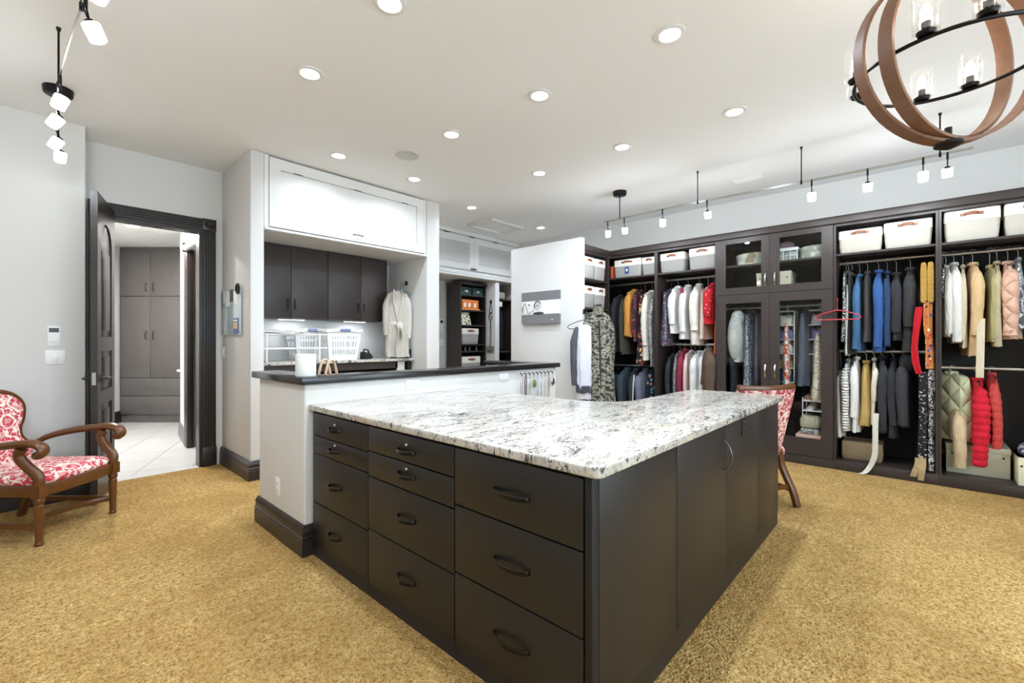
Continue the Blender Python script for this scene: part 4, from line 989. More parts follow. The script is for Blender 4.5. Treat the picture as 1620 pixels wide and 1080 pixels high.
# ------------------------------------------------------------------ armchairs
def armchair(label, loc, rotz):
    """front faces local -y, seat width along x, origin on the floor under the seat centre"""
    t = thing('armchair', label, 'armchair', loc, rotz, 'carved armchairs with red damask')
    wf, wb, dp, sh = .27, .235, .27, .385      # half widths front/back, half depth, seat rail top
    def leg_f(s):
        p = [(.0, 0), (.020, 0), (.024, .012), (.019, .022), (.0195, .03), (.024, .20), (.026, .255), (.020, .262), (.027, .272), (.029, .29), (.024, .305), (0, .305)]
        bm = lathe(NB(), p, 14, (s * wf, -dp, 0)); box(bm, s * wf - .029, s * wf + .029, -dp - .029, -dp + .029, .305, sh)
        return bm
    for s in (-1, 1): O('front_leg', leg_f(s), WALN, t, smooth=True)
    for s in (-1, 1):
        pts = curve([(s * wb, dp + .10, 0), (s * wb, dp + .055, .13), (s * wb, dp, .30), (s * wb, dp + .0, sh + .03)], 5)
        O('rear_leg', strip(NB(), pts, .040, .046, up=(1, 0, 0)), WALN, t, bevel=.006)
    # seat rails: bowed front
    fr = [(-wf + .02, -dp, .345)] + [(x * wf, -dp - .028 * (1 - x * x), .345) for x in (-.6, -.3, 0, .3, .6)] + [(wf - .02, -dp, .345)]
    O('front_rail', strip(NB(), fr, .075, .026, up=(0, 1, 0)) if False else strip(NB(), fr, .026, .075, up=(0, 0, 1)), WALN, t, bevel=.004)
    for s in (-1, 1): O('side_rail', strip(NB(), [(s * wf, -dp + .02, .345), (s * wb, dp - .02, .345)], .026, .075, up=(0, 0, 1)), WALN, t, bevel=.004)
    O('back_rail', strip(NB(), [(-wb, dp, .345), (wb, dp, .345)], .026, .075, up=(0, 0, 1)), WALN, t)
    # cushion
    rings = []
    for z, g_ in ((.372, -.012), (.380, .004), (.412, .012), (.436, -.006), (.450, -.05), (.458, -.13)):
        r = []
        for q in range(32):
            a = 2 * PI * q / 32; ca, sa = math.cos(a), math.sin(a)
            X_ = (abs(ca) ** .28) * (1 if ca > 0 else -1); Y_ = (abs(sa) ** .28) * (1 if sa > 0 else -1)
            hwid = (wf + wb) / 2 - (wf - wb) / 2 * Y_
            r.append(((hwid + g_) * X_, (dp - .005 + g_) * Y_ - (.024 * (1 - X_ * X_) if Y_ < 0 else 0), z))
        rings.append(r)
    O('seat_cushion', loft(NB(), rings), DAMASK, t, smooth=True, ang=70)
    # shaped back: outline leaning backwards
    def ol(k_=1.0, n=40):
        half = curve([(0, .955), (.12, .950), (.215, .915), (.262, .840), (.245, .745), (.205, .675), (.200, .620), (.232, .560), (.262, .520), (.255, .470)], 4)
        half = [(p[0], p[1]) if not isinstance(p, Vector) else (p.x, p.y) for p in half]
        return half
    def ol3():
        H_ = [(p.x, p.y) for p in curve([(0, .955, 0), (.12, .950, 0), (.215, .915, 0), (.262, .840, 0), (.245, .745, 0), (.212, .675, 0), (.210, .610, 0), (.245, .555, 0), (.272, .520, 0)], 4)]
        return H_
    H_ = ol3()
    def lean(x, z): return (x, dp + .015 + (z - .40) * .22 + .05 * (1 - (x / .27) ** 2) * .6, z)
    full = [(-x, z) for x, z in H_[::-1]][:-1] + H_
    O('back_frame', tube(NB(), [lean(x * .94, z - .012) for x, z in full], .028, 10, flat=(1.15, .8)), WALN, t, smooth=True)
    # upholstered panel
    pan = full + [(.225, .430), (-.225, .430)]
    bm = NB()
    f_ = [bm.verts.new(Vector(lean(x * .90, .43 + (z - .43) * .955)) + Vector((0, -.030, 0))) for x, z in pan]
    g_ = [bm.verts.new(Vector(lean(x * .90, .43 + (z - .43) * .955)) + Vector((0, .022, 0))) for x, z in pan]
    n = len(pan)
    cz = bm.verts.new(Vector(lean(0, .70)) + Vector((0, -.05, 0))); cb = bm.verts.new(Vector(lean(0, .70)) + Vector((0, .03, 0)))
    for i in range(n):
        j = (i + 1) % n
        bm.faces.new((f_[i], f_[j], cz)); bm.faces.new((g_[j], g_[i], cb)); bm.faces.new((f_[j], f_[i], g_[i], g_[j]))
    O('back_panel', bm, DAMASK, t, smooth=True, ang=60)
    O('lower_back_rail', tube(NB(), [lean(x, .445) for x in (-.225, -.1, 0, .1, .225)], .016, 8), WALN, t, smooth=True)
    # arms with scrolls
    for s in (-1, 1):
        b0 = lean(.255, .535)
        pts = curve([(s * .250, b0[1] - .015, .53), (s * .285, dp - .06, .585), (s * .306, .05, .625), (s * .302, -.14, .648), (s * .293, -.235, .655), (s * .288, -.300, .635), (s * .286, -.312, .600), (s * .286, -.285, .578), (s * .286, -.262, .592)], 5)
        O('arm', tube(NB(), pts, [.024 + .010 * min(1, i / 10) for i in range(len(pts) - 12)] + [.035] * 6 + [.032, .030, .028, .026, .022, .018], 10, flat=(1.15, .75)), WALN, t, smooth=True)
        pts = curve([(s * .292, -.185, .625), (s * .289, -.165, .570), (s * .282, -.215, .500), (s * .273, -.268, .440), (s * wf, -dp, sh - .005)], 5)
        O('arm_post', tube(NB(), pts, .032, 10, flat=(1.0, .85)), WALN, t, smooth=True)
    # stretchers
    ar = [(-wf, -dp, .115)] + [(x * wf, -dp + .16 * (1 - x * x) ** .7, .110) for x in (-.8, -.5, 0, .5, .8)] + [(wf, -dp, .115)]
    O('front_stretcher', strip(NB(), curve(ar, 3), .020, .034, up=(0, 0, 1)), WALN, t, bevel=.003)
    for s in (-1, 1): O('side_stretcher', strip(NB(), [(s * wf, -dp, .115), (s * wb, dp + .05, .130)], .020, .034, up=(0, 0, 1)), WALN, t)
    return t
ca_ = math.atan2(.694, .72)     # front edge runs along (.72,.694)
armchair('carved armchair with red damask by the left wall', (.255 - .27 * .694 + .0, 4.325 + .27 * .72, 0), ca_)

# second chair tucked at the end of the island, back panel towards us
t = thing('desk_chair', 'red damask chair at the far end of the island', 'chair', (4.097, .724, 0), math.atan2(-.55, .83))
# local x: towards the right rear leg, local +y: the way the chair faces
O('rear_leg', strip(NB(), curve([(0, -.02, 0), (-.012, .012, .12), (-.050, .075, .30), (-.068, .090, .44)], 6), .040, .046, up=(1, 0, 0)), WALN, t, bevel=.006)
O('rear_leg', strip(NB(), curve([(-.50, -.02, 0), (-.488, .012, .12), (-.450, .075, .30), (-.432, .090, .44)], 6), .040, .046, up=(1, 0, 0)), WALN, t, bevel=.006)
for x in (-.03, -.47): O('front_leg', lathe(NB(), [(0, 0), (.020, 0), (.024, .02), (.020, .03), (.026, .26), (.022, .27), (.030, .29), (.030, .38), (0, .38)], 14, (x, .50, 0)), WALN, t, smooth=True)
for a, b in (((-.06, .08, .35), (-.03, .50, .35)), ((-.44, .08, .35), (-.47, .50, .35)), ((-.03, .50, .35), (-.47, .50, .35)), ((-.06, .09, .35), (-.44, .09, .35))): O('seat_rail', strip(NB(), [a, b], .026, .07, up=(0, 0, 1)), WALN, t)
for a, b in (((-.02, .02, .13), (-.03, .50, .12)), ((-.48, .02, .13), (-.47, .50, .12)), ((-.02, .03, .15), (-.48, .03, .15))): O('stretcher', strip(NB(), [a, b], .018, .034, up=(0, 0, 1)), WALN, t)
bm = NB(); box(bm, -.49, -.01, .07, .52, .38, .46); O('seat_cushion', bm, DAMASK2, t, bevel=.03, seg=4)
# tapered back panel, concave, leaning
rings = []
for i in range(9):
    z = .40 + (.925 - .40) * i / 8; hwid = .19 + .062 * (i / 8) ** .8; yb = .085 - (z - .40) * .17; r = []
    for q in range(9):
        u_ = -1 + q / 4; r.append((-.25 + hwid * u_, yb - .03 + .035 * u_ * u_, z))
    for q in range(9):
        u_ = 1 - q / 4; r.append((-.25 + hwid * u_, yb + .03 + .030 * u_ * u_, z))
    rings.append(r)
O('back_panel', loft(NB(), rings), DAMASK2, t, smooth=True, ang=50)
pts = [(-.25 + .257 * u_, .085 - .535 * .17 + .035 * u_ * u_, .936 + .012 * u_ * u_ - .004) for u_ in [-1 + i / 6 for i in range(13)]]
O('crest_rail', strip(NB(), pts, .052, .046, up=(0, 0, 1)), WALN, t, bevel=.008)

# ------------------------------------------------------------------ laundry alcove
t = thing('overhead_cabinet', 'white overhead cabinet with one wide lift-up door', 'cabinet', (0, 0, 0))
BX('body', (1.543, 3.437, 4.68, 5.498, 2.372, CEIL - .001), TRIMW, t)
bm = NB()
for d in ((1.543, 1.582, 2.372, 3.095), (3.408, 3.437, 2.372, 3.095), (1.582, 3.408, 2.372, 2.400)): box(bm, d[0], d[1], 4.622, 4.68, d[2], d[3])
O('face_frame', bm, TRIMW, t)
bm = NB(); prism(bm, [(4.622, 2.372), (4.606, 2.376), (4.604, 2.390), (4.612, 2.398), (4.622, 2.400)], 1.543, 3.437, 'x'); O('ledge', bm, TRIMW, t)
bm = NB(); x0, x1, z0, z1, fw = 1.588, 3.402, 2.412, 3.082, .105
for d in ((x0, x0 + fw, z0, z1), (x1 - fw, x1, z0, z1), (x0 + fw, x1 - fw, z0, z0 + fw), (x0 + fw, x1 - fw, z1 - fw, z1)): box(bm, d[0], d[1], 4.618, 4.640, d[2], d[3])
d_ = O('door', bm, TRIMW, t); BX('panel', (x0 + fw + .003, x1 - fw - .003, 4.629, 4.640, z0 + fw + .003, z1 - fw - .003), TRIMW, d_)
for xx in (1.86, 2.50, 3.12):
    O('hinge', tube(NB(), [(xx - .045, 4.617, z1 - fw + .002), (xx + .045, 4.617, z1 - fw + .002)], .004, 8), PULL, d_, smooth=True)
bm = NB(); tube(bm, [(2.45, 4.618, 2.478), (2.45, 4.588, 2.478), (2.555, 4.588, 2.478), (2.555, 4.618, 2.478)], .0055, 8); O('handle', bm, PULL, d_, smooth=True)
# dark wall cabinets
for x0, x1, xm, lb in ((1.712, 2.428, 2.008, 'dark two-door wall cabinet on the left in the laundry alcove'), (2.430, 3.225, 2.852, 'dark two-door wall cabinet beside the hanging bathrobe')):
    t = thing('wall_cabinet', lb, 'cabinet', (0, 0, 0), group='dark wall cabinets in the laundry alcove')
    BX('body', (x0, x1, 5.20, 5.498, 1.562, 2.365), ESPIN, t)
    for a, b, hx_ in ((x0 + .002, xm - .002, xm - .035), (xm + .002, x1 - .002, xm + .035)):
        d_ = BX('door', (a, b, 5.18, 5.20, 1.562, 2.365), ESPC, t, bevel=.002)
        O('handle', arch_pull(NB(), .12, .028, at=(hx_, 5.18, 1.715)), PULL, d_, smooth=True)
struct(BX('trim_6', (1.541, 1.711, 5.20, 5.22, 1.562, 2.371), ESPC), 'dark filler beside the wall cabinets')
for xx, lb in ((2.07, 'added fill light bar under the left wall cabinet'), (2.85, 'added fill light bar under the wall cabinet by the bathrobe')):  # two lamps added to brighten the back of the alcove
    t = thing('added_light_bar', lb, 'added light bar', (xx, 5.34, 1.560)); O('housing', box(NB(), -.15, .15, -.02, .02, -.012, 0), PLAS, t, bevel=.002); O('lens', box(NB(), -.14, .14, -.014, .014, -.015, -.012), SHADEG, t)
    lm = lamp('AREA', (0, 0, -.017), .9, CAN_COLOR, .03, t); lm.data.shape = 'RECTANGLE'; lm.data.size = .28; lm.data.size_y = .03
# worktop over the machines
tag(BX('laundry_worktop', (1.565, 3.425, 4.86, 5.495, 1.052, 1.084), GRAN, bevel=.006), 'narrow granite worktop in the laundry alcove', 'worktop')
t = thing('laundry_base_cabinet', 'dark base cabinet under the laundry worktop', 'cabinet', (0, 0, 0))
BX('apron', (1.60, 3.20, 4.90, 4.92, .965, 1.05), ESPC, t); BX('side_panel', (1.60, 1.62, 4.92, 5.48, 0, 1.05), ESPC, t); BX('side_panel', (3.17, 3.19, 4.90, 5.48, 0, 1.05), ESPC, t)
BX('back_panel', (1.62, 3.17, 5.46, 5.48, 0, 1.05), ESPIN, t); BX('lower_shelf', (1.62, 3.17, 4.93, 5.46, .50, .52), ESPC, t)
tag(BX('storage_box', (3.205, 3.34, 4.95, 5.2, .90, 1.045), PLAS, bevel=.004), 'small white box under the end of the laundry worktop', 'box')
tag(BX('box_shelf', (3.195, 3.42, 4.92, 5.48, .86, .898), ESPC), 'dark bracket shelf under the small white box', 'shelf')
# wire rack
t = thing('drying_rack', 'white two-tier wire rack on the laundry worktop', 'rack', (0, 0, 0))
bm = NB()
for x in (1.67, 2.215):
    for y in (4.93, 5.25): O('post', tube(NB(), [(x, y, 1.085), (x, y, 1.385)], .010, 8), PLAS, t, smooth=True)
bm.free()
for z in (1.225, 1.375):
    bm = NB()
    for y in (4.93, 5.25): tube(bm, [(1.60, y, z), (2.30, y, z)], .009, 8)
    for i in range(13): x = 1.62 + i * .055; tube(bm, [(x, 4.93, z), (x, 5.25, z)], .003, 5)
    O('wire_shelf', bm, PLAS, t, smooth=True)
bm = NB(); rings = []
for i in range(9):
    x = 1.61 + i * .055; th_ = .020 * (1 - i / 9) + .006
    rings.append([(x, 4.905, 1.388 + .01 * math.sin(i)), (x, 4.90, 1.388 + th_ + .012 * math.sin(i * 1.3)), (x, 5.05, 1.392 + th_ * 1.8 + .008 * math.cos(i * 2)), (x, 5.22, 1.39 + th_), (x, 5.22, 1.388)])
tag(O('folded_towel', loft(NB(), rings), cl(238, 238, 236), smooth=True), 'white towel lying on top of the wire rack', 'towel'); bm.free()
# laundry baskets with slotted sides
def basket(label, loc, rotz, w, d, h, handle_mat):
    t = thing('laundry_basket', label, 'laundry basket', loc, rotz, 'white laundry baskets')
    bm = NB(); nz = 11
    def pt(side, u_, f):
        k_ = .80 + .20 * f; a, b = w / 2 * k_, d / 2 * k_
        return {0: (-a + 2 * a * u_, -b, h * f), 1: (a, -b + 2 * b * u_, h * f), 2: (a - 2 * a * u_, b, h * f), 3: (-a, b - 2 * b * u_, h * f)}[side]
    for side in range(4):
        nu = 25 if side % 2 == 0 else 17
        V = [[bm.verts.new(pt(side, i / nu, j / nz)) for i in range(nu + 1)] for j in range(nz + 1)]
        for j in range(nz):
            for i in range(nu):
                hole = (i % 2 == 1) and j in (2, 3, 5, 6, 8) and 1 < i < nu - 2
                if not hole: bm.faces.new((V[j][i], V[j][i + 1], V[j + 1][i + 1], V[j + 1][i]))
    bm.faces.new([bm.verts.new(pt(s, 0, 0)) for s in range(4)])
    bmesh.ops.remove_doubles(bm, verts=bm.verts[:], dist=.0005)
    o = O('basket_wall', bm, PLAS, t); m = o.modifiers.new('thickness', 'SOLIDIFY'); m.thickness = .004
    rim = []
    for side in range(4):
        for i in range(6): p = pt(side, i / 6, 1.0); rim.append((p[0] * 1.02, p[1] * 1.02, h + (.012 if i in (2, 3, 4) else 0)))
    O('rim', tube(NB(), rim, .016, 8, closed=True, flat=(.8, 1.3)), PLAS, t, smooth=True)
    for s in (-1, 1): O('grip', tube(NB(), [(-.06, s * (d / 2 + .012), h + .008), (.06, s * (d / 2 + .012), h + .008)], .018, 8), handle_mat, t, smooth=True)
    return t
BLUEG = plain('blue_grip', c(120, 132, 168), .5)
basket('white laundry basket with slots, nearer one on the worktop', (2.50, 5.08, 1.086), .0, .42, .34, .335, BLUEG)
basket('white laundry basket half hidden behind the nearer basket', (2.24, 5.31, 1.086), .0, .40, .30, .335, BLUEG)
t = thing('black_iron', 'small black iron standing beside the laundry baskets', 'iron', (2.83, 5.02, 1.085), .3)
bm = NB(); prism(bm, [(-.07, 0), (.05, 0), (.09, .02), (.04, .07), (-.06, .09)], -.04, .04, 'y'); O('body', bm, BLK, t, bevel=.008); O('handle', tube(NB(), [(-.05, 0, .08), (-.03, 0, .12), (.03, 0, .11), (.05, 0, .06)], .010, 8), BLK, t, smooth=True)
# hanging rail and bathrobe
t = thing('hanging_rail', 'short chrome rail above the bathrobe', 'rail', (0, 0, 0)); O('rod', tube(NB(), [(3.235, 5.05, 2.075), (3.43, 5.05, 2.075)], .012, 10), CHROME, t, smooth=True); O('end_cap', tube(NB(), [(3.42, 5.05, 2.075), (3.437, 5.05, 2.075)], .03, 12), PULL, t, smooth=True)
ROBE = cl(206, 198, 186); ROBE2 = cl(226, 220, 210)
t = thing('bathrobe', 'beige bathrobe with knotted belt hanging beside the dark cabinets', 'bathrobe', (3.262, 5.00, 0), math.radians(-30))
O('body', body_mesh(.125, .070, 1.955, 1.10, 3.3, 1.22, slope=.45, folds=.016, nk=.03), ROBE, t, smooth=True, ang=60)
for s in (-1, 1): O('sleeve', sleeve_mesh(s, .135, 1.955, 1.34 if s > 0 else 1.38, .046, 2.0 + s, slope=.45, bend=.01, fwd=-.015), ROBE2 if s > 0 else ROBE, t, smooth=True, ang=60)
for s in (-1, 1): O('lapel', tube(NB(), curve([(s * .045, -.02, 1.965), (s * .060, -.055, 1.87), (s * .030, -.078, 1.70), (0, -.085, 1.55)], 4), .022, 8, flat=(1, .45)), ROBE2, t, smooth=True)
bl = O('belt', tube(NB(), [(.132 * math.cos(a), .078 * math.sin(a), 1.53) for a in [2 * PI * i / 20 for i in range(20)]], .022, 8, closed=True, flat=(.5, 1.3)), ROBE2, t, smooth=True)
O('knot', xform(ell(NB(), 0, 0, 0, 1, 1, 1), Matrix.Translation((.02, -.115, 1.50)) @ Matrix.Diagonal((.045, .03, .055, 1))), ROBE2, bl, smooth=True)
O('belt_end', tube(NB(), curve([(.02, -.12, 1.48), (.0, -.125, 1.38), (-.02, -.115, 1.22), (-.01, -.11, 1.13)], 4), .028, 8, flat=(1.2, .35)), ROBE2, bl, smooth=True); O('belt_end', tube(NB(), curve([(.03, -.12, 1.48), (.05, -.12, 1.42), (.055, -.115, 1.33)], 4), .024, 8, flat=(1.2, .35)), ROBE2, bl, smooth=True)
hanger('white hanger in the neck of the bathrobe', (3.30, 5.05, 0), math.radians(-38), 1.95, 2.075, .14, PLAS, 'hangers above the bathrobe')
hanger('teal hanger beside the bathrobe', (3.35, 5.08, 0), math.radians(-60), 1.985, 2.075, .13, plain('teal_plastic', c(70, 150, 160), .4), 'hangers above the bathrobe', full=True)
hanger('wooden hanger beside the bathrobe', (3.265, 5.06, 0), math.radians(-70), 1.965, 2.075, .15, plain('pale_wood', c(186, 132, 92), .5), 'hangers above the bathrobe')
t = thing('ironing_board', 'black folded ironing board leaning behind the bathrobe', 'ironing board', (0, 0, 0)); BX('board', (3.375, 3.43, 5.05, 5.35, .0, 1.40), BLK, t, bevel=.01); BX('iron_rest', (3.37, 3.43, 4.93, 5.05, .92, 1.20), BLK, t, bevel=.006)
# things on the black cap
t = thing('paper_roll', 'white paper roll standing on the black cap', 'paper roll', (1.200, 2.868, 1.0835))
bm = NB(); lathe(bm, [(.016, 0), (.060, 0), (.0605, .002), (.0605, .135), (.060, .137), (.016, .137)], 28); O('roll', bm, PLAS, t, smooth=True)
SK = plain('straw_leather', c(214, 184, 152), .55)
t = thing('handbag', 'handbag with pale looped handles behind the black cap', 'bag', (1.405, 2.95, 1.00))
BX('bag_body', (-.12, .12, -.02, .14, -.35, .0), SK, t, bevel=.02)
for yy in (.0, .10): O('handle', tube(NB(), curve([(-.042, yy, -.02), (-.040, yy, .07), (-.02, yy, .155), (0, yy, .175), (.02, yy, .155), (.040, yy, .07), (.042, yy, -.02)], 5), .011, 8, flat=(1.3, .6)), SK, t, smooth=True)
# plates on walls
def plate(name, label, cat, loc, rotz, w, h, kind='outlet', mat=None):
    """faces local -y"""
    t = thing(name, label, cat, loc, rotz)
    m = mat or PLAS
    O('plate', box(NB(), -w / 2, w / 2, -.006, 0, -h / 2, h / 2), m, t, bevel=.002)
    if kind == 'outlet':
        for s in (-1, 1):
            o = O('socket', box(NB(), -.017, .017, -.009, -.006, s * .022 - .014, s * .022 + .014), m, t, bevel=.002)
            for q in (-.006, .006): O('slot', box(NB(), q - .0015, q + .0015, -.0095, -.009, s * .022 - .004, s * .022 + .007), PULL, o)
    elif kind == 'outlet_h':
        for s in (-1, 1):
            o = O('socket', box(NB(), s * .024 - .014, s * .024 + .014, -.009, -.006, -.017, .017), m, t, bevel=.002)
            for q in (-.006, .006): O('slot', box(NB(), s * .024 - .005, s * .024 + .006, -.0095, -.009, q - .0015, q + .0015), PULL, o)
    elif kind == 'switch': O('rocker', box(NB(), -.016, .016, -.012, -.006, -.032, .032), m, t, bevel=.003)
    elif kind == 'thermo':
        O('screen', box(NB(), -w * .38, w * .38, -.008, -.006, h * .18, h * .40), PULL, t); O('button', box(NB(), -w * .3, w * .3, -.009, -.006, -h * .30, -h * .12), m, t, bevel=.001)
    return t
plate('power_outlet', 'white outlet low on the end of the half wall', 'outlet', (1.145, 3.17, .33), -PI / 2, .07, .118)
plate('power_outlet', 'white double outlet on the half wall under the black cap', 'outlet', (1.925, 2.755, .985), 0, .118, .07, 'outlet_h')
plate('wall_plate', 'white blank plate on the half wall left of the necklaces', 'wall plate', (2.90, 2.755, .985), 0, .118, .07, 'switch')
plate('thermostat', 'white thermostat on the wall above the armchair', 'thermostat', (.158, 5.16, 1.345), 0, .075, .16, 'thermo')
plate('light_switch', 'white light switch below the thermostat', 'switch', (.164, 5.16, 1.172), 0, .115, .115, 'switch')
plate('light_switch', 'white light switch below the glass memo board', 'switch', (1.42, 5.44, 1.186), -PI / 2, .075, .118, 'switch')
# glass memo board
t = thing('memo_board', 'frosted glass memo board on the wall beside the doorway', 'memo board', (1.42, 5.15, 1.60), -PI / 2)
O('glass', box(NB(), -.32, .32, -.014, -.008, -.235, .235), MAGB, t, bevel=.002)
for sx in (-1, 1):
    for sz in (-1, 1): bm = NB(); tube(bm, [(sx * .29, 0, sz * .21), (sx * .29, -.02, sz * .21)], .010, 10); O('standoff', bm, CHROME, t, smooth=True)
MG = {'p': plain('memo_paper', c(232, 232, 230), .7), 'd': plain('memo_dark', c(50, 56, 66), .6), 't': plain('memo_teal', c(90, 140, 146), .6)}
for nm_, x0, x1, z0, z1, m, lb in (('memo_note', -.24, -.18, .10, .22, 'p', 'narrow white note at the upper left of the memo board'), ('memo_note', -.15, -.02, .06, .21, 'p', 'white note in the middle of the memo board'), ('memo_photo', -.02, .09, .10, .22, 'd', 'dark printed card on the memo board'), ('memo_photo', .10, .20, .08, .20, 'p', 'pale card below the black ring on the memo board'), ('memo_note', -.31, -.27, .06, .20, 't', 'teal strip at the left edge of the memo board')):
    o = O(nm_, box(NB(), x0, x1, -.0165, -.0145, z0, z1), MG[m]); o.location = (1.42, 5.15, 1.60); o.rotation_euler = (0, 0, -PI / 2); tag(o, lb, 'note', 'notes on the memo board')
t = thing('black_ring', 'black round magnet ring at the top right of the memo board', 'magnet', (1.42, 5.15, 1.60), -PI / 2)
O('ring', tube(NB(), [(.262 + .038 * math.cos(a), -.028, .215 + .045 * math.sin(a)) for a in [2 * PI * i / 18 for i in range(18)]], .011, 8, closed=True), BLK, t, smooth=True)
t = thing('leaflet', 'colourful leaflet in the lower corner of the memo board', 'leaflet', (1.42, 5.15, 1.60), -PI / 2)
O('card', box(NB(), .10, .25, -.020, -.0145, -.225, -.07), plain('leaflet_blue', c(70, 88, 140), .5), t); O('picture', box(NB(), .115, .235, -.0215, -.020, -.175, -.11), plain('leaflet_tan', c(206, 170, 130), .5), t); O('heading', box(NB(), .115, .235, -.0215, -.020, -.10, -.085), PLAS, t)

# ------------------------------------------------------------------ louvred cabinets and niche
t = thing('louvred_cabinet', 'white overhead cabinet with two louvred doors', 'cabinet', (0, 0, 0))
BX('crown', (3.641, XR - .001, 5.455, 5.498, 3.035, CEIL - .001), TRIMW, t, bevel=.006); BX('lower_rail', (3.641, XR - .001, 5.468, 5.498, 2.395, 2.455), TRIMW, t, bevel=.004); BX('ledge', (3.641, XR - .001, 5.45, 5.498, 2.36, 2.390), TRIMW, t, bevel=.006)
for x0, x1, hx_ in ((4.02, 5.045, 4.99), (5.050, 6.02, 0)):
    z0, z1, fw = 2.475, 3.015, .10; bm = NB()
    for d in ((x0, x0 + fw, z0, z1), (x1 - fw, x1, z0, z1), (x0 + fw, x1 - fw, z0, z0 + fw), (x0 + fw, x1 - fw, z1 - fw, z1)): box(bm, d[0], d[1], 5.470, 5.492, d[2], d[3])
    d_ = O('door', bm, TRIMW, t)
    for i in range(15):
        z = z0 + fw + .008 + i * .0225; bm = NB(); prism(bm, [(5.474, z), (5.477, z - .003), (5.492, z + .019), (5.489, z + .022)], x0 + fw, x1 - fw, 'x'); O('louvre', bm, TRIMW, d_)
    if hx_: O('handle', box(NB(), hx_ - .02, hx_ + .10, 5.452, 5.470, 2.488, 2.505), PULL, d_)
for xx in (4.45, 5.0, 5.55): tag(O('cabinet_hinge', box(NB(), xx - .06, xx + .06, 5.466, 5.470, 3.017, 3.030), PULL), {4.45: 'left', 5.0: 'middle', 5.55: 'right'}[xx] + ' dark lift hinge above the louvred doors', 'hinge', 'hinges above the louvred doors')
t = thing('bookcase', 'dark bookcase with open shelves in the niche', 'bookcase', (0, 0, 0))
bx0, bx1, by0, by1 = 4.95, 5.556, 5.715, 6.05
for a, b in ((bx0, bx0 + .03), (bx1 - .03, bx1)): BX('side_panel', (a, b, by0, by1, 0, 2.27), ESPC, t)
BX('back_panel', (bx0, bx1, by1 - .012, by1, 0, 2.27), ESPIN, t); BX('crown', (bx0 - .02, bx1 + .015, by0 - .02, by1, 2.27, 2.32), ESPC, t, bevel=.004)
BZ = [.08, .45, .74, 1.135, 1.255, 1.585, 1.845, 2.105]
for z in BZ: BX('shelf', (bx0 + .03, bx1 - .03, by0 + .005, by1 - .012, z - .022, z), ESPC, t)
TEAL = plain('teal_box', c(44, 76, 78), .6)
for i, (x0, x1) in enumerate(((5.00, 5.22), (5.27, 5.50))):
    t = thing('storage_box', ('left' if i == 0 else 'right') + ' dark teal box on the top shelf of the bookcase', 'box', ((x0 + x1) / 2, 5.86, 2.106), group='teal boxes')
    w_ = (x1 - x0) / 2; O('body', box(NB(), -w_, w_, -.12, .12, 0, .125), TEAL, t, bevel=.003); O('lid', box(NB(), -w_ - .004, w_ + .004, -.124, .124, .10, .130), TEAL, t, bevel=.003); O('label_frame', box(NB(), -.035, .035, -.128, -.124, .045, .075), CHROME, t)
t = thing('orange_box', 'orange box with white shapes on the bookcase', 'box', (5.21, 5.84, 1.846)); O('body', box(NB(), -.19, .19, -.10, .10, 0, .175), plain('orange_board', c(226, 122, 40), .6), t, bevel=.003)
for x in (-.13, -.03, .10): bm = NB(); prism(bm, [(x - .025, .05), (x + .02, .045), (x + .035, .10), (x + .01, .13), (x - .02, .11)], -.103, -.100, 'y'); O('printed_shape', bm, PLAS, t)
tag(BX('orange_magazine', (5.00, 5.42, 5.722, 5.735, 1.846, 1.868), plain('orange_paper', c(232, 150, 80), .6)), 'orange booklet lying in front of the orange box', 'booklet')
t = thing('photo_frame', 'photo frame with flower picture leaning on the bookcase shelf', 'photo frame', (5.12, 5.80, 1.587), 0); bm = NB(); prism(bm, [(-.14, 0), (.15, 0), (.10, .215), (-.12, .215)], -.01, .01, 'y'); O('frame', bm, flowers('flower_photo', c(226, 222, 196), [c(60, 60, 50), c(150, 140, 90), c(236, 232, 214), c(110, 96, 70)], 22), t)
bin_('grey and cream bin in the middle of the bookcase', (5.20, 5.86, 1.256), 0, .38, .27, .27, group='bins in the bookcase'); bin_('grey and cream bin low in the bookcase', (5.22, 5.86, .741), 0, .42, .27, .30, group='bins in the bookcase')
for i, x in enumerate((5.03, 5.14, 5.24, 5.40)):
    t = thing('perfume_bottle', '%s small bottle on the narrow shelf of the bookcase' % ['first', 'second', 'third', 'fourth'][i], 'bottle', (x, 5.80, 1.136), group='bottles on the bookcase'); O('glass', lathe(NB(), [(0, 0), (.022, 0), (.024, .03), (.018, .045), (.008, .05), (0, .05)], 12), plain('bottle_glass', c(110, 110, 112), .1), t, smooth=True); O('cap', lathe(NB(), [(0, .05), (.01, .05), (.01, .075), (0, .075)], 10), CHROME, t, smooth=True)
